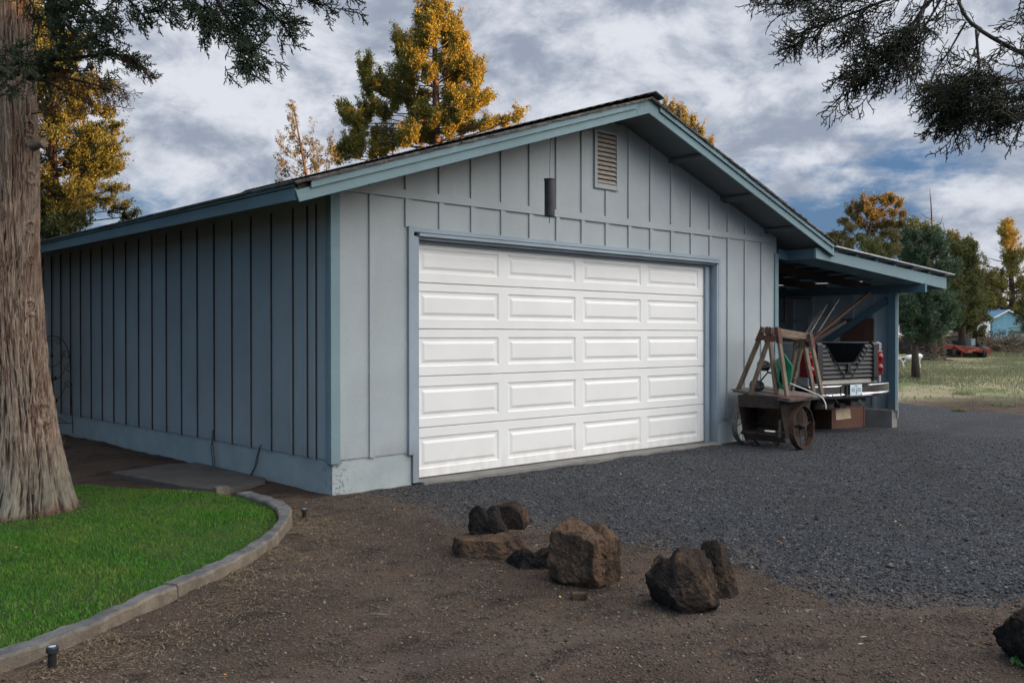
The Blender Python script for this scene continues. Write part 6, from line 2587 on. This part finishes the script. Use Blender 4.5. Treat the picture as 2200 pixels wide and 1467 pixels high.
# the crown overhead, unseen above the view, filled out to shade the side wall
rgc = np.random.default_rng(505)
parts = []
k = 0
while k < 230:
    x, y = rgc.uniform(-7.0, .8), rgc.uniform(-3.0, 7.5)
    w_ = (x - CAM[0]) * FW[0] + (y - CAM[1]) * FW[1]
    zlo = max(4.6, 1.437 + .3587 * w_ + .75)
    if np.hypot(x - TC[0], y - TC[1]) > 5.0 or w_ < 1.2:
        continue
    z = rgc.uniform(zlo, 9.0)
    d = np.array([x - TC[0], y - TC[1], 1.5])
    d /= np.linalg.norm(d)
    p0 = np.array([x, y, z])
    parts.append(plume(rgc, p0, p0 + d * rgc.uniform(.7, 1.2), .42, 520, .10))
    k += 1
V, F = join(parts)
np_mesh('crown', V, F, MAT['jun'], jt_root)
m.tube([tuple(TC + [0, 0, 3.0]), tuple(TC + [0, 0, 6]), tuple(TC + [.1, 0, 8.5])], [.18, .12, .04], 8)
m.build('branch', 'twig', jt_root, fixn=False, smooth=True)
# dense junipers added outside the view, left of the lawn, to keep the side wall dark
for k, (x, y, h) in enumerate(((-5.4, 3.0, 7.0), (-3.3, 7.6, 7.0), (-2.7, 10.6, 7.5))):
    b0 = np.array([x, y, gz(x, y)])
    r_ = empty('juniper_tree', tuple(b0), ('unseen juniper added to shade the side wall, left of the lawn', 'unseen juniper added to shade the side wall, left of the garage', 'unseen juniper added to shade the side wall, at the far rear corner of the garage')[k], 'tree', 'added shade junipers left of the lawn')
    mm = MB()
    mm.tube([tuple(b0 - [0, 0, .1]), tuple(b0 + [0, 0, h * .5]), tuple(b0 + [0, 0, h * .95])], [.2, .14, .04], 8)
    mm.build('trunk', 'bark_far', r_)
    parts = []
    for j in range(95):
        t_ = rgc.random()
        a_ = rgc.uniform(0, 6.28)
        rr_ = 1.55 * (1 - t_ * .75) * rgc.uniform(.5, 1)
        p0 = b0 + np.array([math.cos(a_) * rr_, math.sin(a_) * rr_, .4 + t_ * (h - 1)])
        parts.append(plume(rgc, p0, p0 + np.array([math.cos(a_) * .3, math.sin(a_) * .3, .8]), .45, 420, .12))
    V, F = join(parts)
    np_mesh('crown', V, F, MAT['jun'], r_)
V, F = place_sprays(spg, SPR_FINE, rg)
np_mesh('foliage', V, F, MAT['jun_near'], jt_root)
V, F = place_sprays(spd_, SPR, rg)
np_mesh('foliage', V, F, MAT['jun_dead'], jt_root, label='brown dead needles on drooping twigs')

# =================================================================== FIELD: grass, trailer, shed and the rest
rg = np.random.default_rng(44)
n = 90000
ww = 17 + (rg.random(n) ** .8) * 48
uu = rg.uniform(1800, 2260, n)
P3 = CAM[None] + ww[:, None] * (FW[None] + RT[None] * ((uu - 1100) / FPX)[:, None])
x, y = P3[:, 0], P3[:, 1]
pn = fbm(np.stack([x * .45, y * .45, x * 0], 1), 4, 6)
edge_w = 26 + pn * 5 + (uu - 2000) * -.006
kp = (ww > edge_w) | ((rg.random(n) < .06) & (ww > 21.5))
kp &= (gravel_mask(x, y) < -.3) & (x > 12.5) & (rg.random(n) < .85 + pn * 1.2)
x, y, pn, ww = x[kp], y[kp], pn[kp], ww[kp]
MAT['field_grass'] = m_island('dry_field_grass', [(.14, .19, .085), (.28, .26, .16), (.11, .17, .07), (.36, .31, .21), (.19, .21, .11), (.30, .26, .18)], .8, trans=(.2, .2, .06))
hh = rg.uniform(.04, .11, len(x)) * (1 + .9 * pn) * np.where(ww < 26, .8, 1.0)
tag(blades('field_grass', x, y, ground_z(x, y), hh, rg.uniform(.012, .03, len(x)), rg.uniform(.2, .9, len(x)), MAT['field_grass'], 45), kind='stuff')

# grass clumps nearer the drive
for k, (u, v, s_, lab) in enumerate(((2155, 866, .30, 'green grass tuft on the bare strip beyond the drive, right'), (2062, 874, .16, 'tiny grass tuft on the bare strip beyond the drive, middle'),
                                     (2070, 850, .28, 'yellowish grass tuft on the bare strip, left of the green tuft'))):
    q = on_z(u, v, -.05)
    n = 260
    a = rg.uniform(0, 6.28, n)
    r = rg.random(n) ** .6 * s_
    xx, yy = q[0] + np.cos(a) * r, q[1] + np.sin(a) * r
    b_ = blades('grass_tuft', xx, yy, ground_z(xx, yy), rg.uniform(.05, .12, n), rg.uniform(.008, .016, n), rg.uniform(.2, 1.0, n), MAT['field_grass'], 50 + k)
    tag(b_, lab, 'grass tuft', 'grass tufts beyond the drive')

# flatbed trailer
tr0 = at(2079, 771, 48)
trl = empty('flatbed_trailer', (tr0[0], tr0[1], gz(tr0[0], tr0[1])), 'orange-red flatbed trailer with drawbar parked under the field trees', 'trailer')


def tq(u, v, dw=0):
    return at(u, v, 48 + dw)


m = MB()
for (a, b, w_, h_) in ((tq(2027, 745), tq(2129, 756), .10, .22),):
    m.bar(a, b, w_, h_)
bk_ = [tq(2029, 741), tq(2129, 752), tq(2110, 747, 4.5), tq(2030, 739, 4.5)]
m.bar(tq(2027, 746), tq(2033, 738, 4.5), .08, .16)
m.bar(tq(2129, 756), tq(2112, 748, 4.5), .08, .16)
m.build('bed_frame', 'orange', trl)
m = MB()
slab_quad(m, *[q + np.array([0, 0, .0]) for q in bk_], .05)
m.build('deck', 'wood_grey', trl)
m = MB()
m.bar(tq(2050, 746), tq(2074, 758, -1.2), .09, .10)
m.bar(tq(2104, 750), tq(2074, 758, -1.2), .09, .10)
m.bar(tq(2074, 758, -1.2), tq(2076, 756, -1.4), .12, .12)
m.bar(tq(2067, 758, -.8), tq(2066, 768, -.8), .06, .06)
m.build('drawbar', 'orange', trl)
m = MB()
m.bar(tq(2046, 765, .3), tq(2110, 767, .3), .12, .12)
m.bar(tq(2052, 763, 3), tq(2104, 765, 3), .10, .10)
m.build('axle', 'black_iron', trl)
for (u, v, dw) in ((2043, 760, .2), (2110, 762, .2), (2053, 757, 3.2), (2103, 758, 3.2)):
    c_ = tq(u, v, dw)
    m = MB()
    r0 = .30
    m.lathe([(0, -.08), (.15, -.08), (.2, -.11), (r0, -.09), (r0, .09), (.2, .11), (.15, .08), (0, .08)], (0, 0, 0), 'x', 20)
    o = m.build('wheel', 'rubber', trl, local=True, smooth=False)
    o.location = Vector((c_[0], c_[1], gz(c_[0], c_[1]) + r0)) - trl.location
    o.rotation_euler = (0, 0, -YAW + .1)
m = MB()
b_ = tq(2083, 740, 2)
m.box(b_[0] - .28, b_[0] + .28, b_[1] - .2, b_[1] + .2, b_[2] - .1, b_[2] + .28)
tag(m.build('concrete_block', 'grey_metal', loc=tuple(b_), bevel=.02), 'grey block sitting on the orange trailer deck', 'block')
m = MB()
m.bar(tq(2045, 735, 2.5), tq(2075, 740, 2.3), .12, .12)
m.bar(tq(2046, 738, 2.2), tq(2074, 743, 2.0), .12, .10)
tag(m.build('timber_stack', 'darkwood', loc=tuple(tq(2060, 738, 2.4))), 'dark timbers lying across the orange trailer', 'timber')
m = MB()
for k in range(5):
    m.bar(tq(2100 + k * 4, 747, 1.5 + k * .3), tq(2118 + k * 2, 750, 1.2 + k * .3), .10, .06)
tag(m.build('board_pile', 'wood_grey', loc=tuple(tq(2108, 748, 2))), 'pale boards on the right end of the orange trailer', 'boards')

# white pipe rack
pr = at(1955, 790, 35)
pk = empty('pipe_stand', (pr[0], pr[1], gz(pr[0], pr[1])), 'white tank and pipes on thin legs in the grass beside the slim tree', 'pipe stand')
m = MB()
m.tube([at(1944, 770, 35), at(1950, 769, 35), at(1976, 766, 35.4), at(1981, 766, 35.4)], [.05, .10, .10, .06], 12)
m.build('tank', 'white_paint', pk, smooth=True)
m = MB()
m.tube([at(1915, 764, 35), at(1946, 764, 35)], .03, 8)
m.build('pipe', 'yellow', pk)
m = MB()
m.tube([at(1915, 769, 35), at(1946, 768, 35)], .035, 8)
m.tube([at(1915, 772, 35), at(1934, 772, 35)], .025, 8)
m.build('pipe', 'white_paint', pk)
for pts in ([(1934, 771), (1940, 780), (1943, 794)], [(1946, 773), (1941, 779)], [(1979, 768), (1975, 776), (1978, 794)]):
    m = MB()
    m.tube([at(u, v, 35) for u, v in pts], .025, 6)
    m.build('leg', 'white_paint', pk)

# blue shed
shr = at(2165, 735, 64)
shd = empty('garden_shed', (shr[0], shr[1], gz(shr[0], shr[1])), 'light blue corrugated metal shed with white gable trim at the right edge', 'shed')
SD = 64


def sh_pt(u, v, dw=0):
    return at(u, v, SD + dw)


m = MB()
zb_ = gz(shr[0], shr[1]) - .2
L0, Pk, R0_ = sh_pt(2132, 686), sh_pt(2165, 670), sh_pt(2206, 690)
nrow = 14
zs_ = np.linspace(zb_, L0[2], nrow * 2 + 1)
vs, fs = [], []
for i, z in enumerate(zs_):
    o_ = FW * (.03 if i % 2 else 0)
    for q in (L0, R0_):
        vs.append((q[0] + o_[0], q[1] + o_[1], z))
for i in range(len(zs_) - 1):
    fs.append((2 * i, 2 * i + 1, 2 * i + 3, 2 * i + 2))
m.add(vs, fs)
g0, g1, g2 = L0.copy(), Pk.copy(), R0_.copy()
g2[2] = L0[2]
m.add([g0, g2, g1], [(0, 1, 2)])
back = FW * 5 - RT * .4
m.add([L0, (L0[0], L0[1], zb_), (L0[0] + back[0], L0[1] + back[1], zb_), L0 + back], [(0, 1, 2, 3)])
m.build('wall', 'blue_metal', shd, fixn=False)
m = MB()
e0 = L0 - RT * .25 - UP * .10 - FW * .1
p0_ = Pk + UP * .08 - FW * .1
e1 = R0_ + RT * .2 - UP * .05 - FW * .1
m.add([e0, p0_, p0_ + back, e0 + back - RT * .9], [(0, 1, 2, 3)])
m.add([e1, p0_, p0_ + back, e1 + back], [(0, 1, 2, 3)])
ro = m.build('roof', 'blue_roof', shd, fixn=False)
ro.modifiers.new('t', 'SOLIDIFY').thickness = .06
m = MB()
m.bar(e0 - FW * .04, p0_ - FW * .04, .06, .10)
m.bar(p0_ - FW * .04, e1 - FW * .04, .06, .10)
m.build('gable_trim', 'white_paint', shd)

# small kennel with green roof
kq = sh_pt(2190, 730, -4)
kn = empty('dog_kennel', (kq[0], kq[1], gz(kq[0], kq[1])), 'small grey hutch with a dark green roof before the blue shed', 'hutch')
a0 = sh_pt(2180, 712, -4)
a1 = sh_pt(2204, 712, -4)
zk = gz(kq[0], kq[1])
m = MB()
for i in range(7):
    z = zk + .05 + i * (a0[2] - zk - .02) / 7
    m.bar((a0[0], a0[1], z + .07), (a1[0], a1[1], z + .07), .04, .14)
m.bar((a0[0], a0[1], zk), a0, .06, .06)
mid_ = (a0 + a1) / 2
m.bar((mid_[0], mid_[1], zk), mid_, .07, .07)
m.add([a0, (a0[0], a0[1], zk), tuple(np.array([a0[0], a0[1], zk]) + FW * .8), a0 + FW * .8], [(0, 1, 2, 3)])
m.build('wall', 'grey_metal', kn, fixn=False)
m = MB()
r0_, r1_ = a0 - RT * .12 - FW * .1 - UP * .02, a1 + RT * .1 - FW * .1 - UP * .02
slab_quad(m, r0_, r1_, r1_ + FW * .6 + UP * .25, r0_ + FW * .6 + UP * .25, .05)
m.build('roof', 'green_roof', kn)

# white travel trailer half hidden by the low juniper
cq = at(2116, 733, 60)
cv = empty('travel_trailer', (cq[0], cq[1], gz(cq[0], cq[1])), 'white camping trailer half hidden behind the low dark juniper', 'trailer')
c0_, c1_ = at(2096, 690, 60), at(2129, 690, 60)
zc0 = gz(cq[0], cq[1]) + .25
ztop = at(2116, 676, 60)[2]
m = MB()
sgn = np.array([c0_[0], c0_[1], 0]), np.array([c1_[0], c1_[1], 0])
vs = []
for dw in (0, 3.5):
    for q in sgn:
        for z in (zc0, ztop):
            vs.append(tuple(q + FW * dw + UP * z))
m.add(vs, [(0, 2, 3, 1), (4, 5, 7, 6), (0, 1, 5, 4), (2, 6, 7, 3), (1, 3, 7, 5), (0, 4, 6, 2)])
m.build('body', 'white_paint', cv, bevel=.12)
for (u, v) in ((2127, 714), (2125, 727)):
    m = MB()
    q = at(u, v, 59.95)
    m.bar(q - RT * .06, q + RT * .06, .05, .10)
    m.build('tail_light', 'red_lens', cv)
for u in (2102, 2122):
    m = MB()
    q = at(u, 733, 60.2)
    r0 = .3
    m.lathe([(0, -.1), (r0 - .05, -.11), (r0, -.08), (r0, .08), (r0 - .05, .11), (0, .1)], (0, 0, 0), 'x', 18)
    o = m.build('wheel', 'rubber', cv, local=True)
    o.location = Vector((q[0], q[1], gz(q[0], q[1]) + r0)) - cv.location
    o.rotation_euler = (0, 0, -YAW)

# grey corrugated shed far back
gq = at(2070, 728, 62)
gs = empty('metal_shed', (gq[0], gq[1], gz(gq[0], gq[1])), 'grey corrugated shed glimpsed beneath the field trees', 'shed')
a0, a1 = at(2050, 700, 62), at(2092, 700, 62)
m = MB()
vs, fs = [], []
zg_ = gz(gq[0], gq[1]) - .2
zs_ = np.linspace(zg_, a0[2], 19)
for i, z in enumerate(zs_):
    o_ = FW * (.03 if i % 2 else 0)
    vs += [(a0[0] + o_[0], a0[1] + o_[1], z), (a1[0] + o_[0], a1[1] + o_[1], z)]
for i in range(18):
    fs.append((2 * i, 2 * i + 1, 2 * i + 3, 2 * i + 2))
m.add(vs, fs)
m.build('wall', 'grey_metal', gs, fixn=False)
m = MB()
slab_quad(m, a0 - FW * .2 - RT * .2, a1 - FW * .2 + RT * .2, a1 + FW * 3 + UP * .5, a0 + FW * 3 + UP * .5, .06)
m.build('roof', 'grey_metal', gs)

# brush piles: heaps of cut branches
MAT['brush'] = m_island('brush_sticks', [(.17, .13, .09), (.24, .19, .13), (.12, .09, .065), (.30, .25, .18), (.10, .08, .06)])


def brush(u0, u1, v0, v1, w_, n, label, seed):
    rg = np.random.default_rng(seed)
    cen = at((u0 + u1) / 2, v1, w_)
    half = (u1 - u0) / 2 * w_ / FPX
    H = (v1 - v0) * w_ / FPX
    s = rg.uniform(-1, 1, n)
    d = rg.normal(0, .8, n)
    hgt = H * (1 - s ** 2) * np.exp(-d ** 2 / 2) * rg.random(n) ** .5
    base = cen[None] + RT[None] * (s * half)[:, None] + FW[None] * d[:, None]
    zb0 = ground_z(base[:, 0], base[:, 1])
    base[:, 2] = zb0 + hgt
    dr = rg.normal(0, 1, (n, 3))
    dr[:, 2] *= .35
    dr /= np.linalg.norm(dr, axis=1)[:, None]
    L = rg.uniform(.15, .7, n)[:, None]
    r = rg.uniform(.008, .025, n)
    V, F = seg_mesh(base - dr * L, base + dr * L, r, r * .6)
    tag(np_mesh('brush_pile', V, F, MAT['brush'], loc=cen), label, 'brush pile', 'brush piles under the field trees')


brush(1925, 1995, 700, 752, 46, 2600, 'brown brush heap behind the slim juniper trunk', 71)
brush(2020, 2130, 712, 752, 56, 3000, 'long brush heap behind the orange trailer', 72)
brush(2125, 2215, 728, 756, 54, 2000, 'low heap of earth and sticks before the blue shed', 73)
# grey-blue shrub by the shed
rg = np.random.default_rng(75)
sq = at(2150, 735, 58)
sr = empty('shrub', (sq[0], sq[1], gz(sq[0], sq[1])), 'grey leafless shrub standing before the blue shed', 'shrub')
parts = [plume(rg, at(2150 + d_, 748, 58), at(2150 + d_ * 1.6, 706 + abs(d_) * .3, 58), .32, 420, .07) for d_ in (-14, -6, 4, 13)]
V, F = join(parts)
MAT['shrub'] = m_island('shrub_grey', [(.06, .07, .07), (.10, .10, .09), (.05, .055, .055)])
np_mesh('foliage', V, F, MAT['shrub'], sr)
m = MB()
for d_ in (-10, -3, 5, 12):
    m.tube([at(2150, 748, 58), at(2150 + d_, 715, 58)], [.03, .01], 5)
m.build('stem', 'twig', sr)
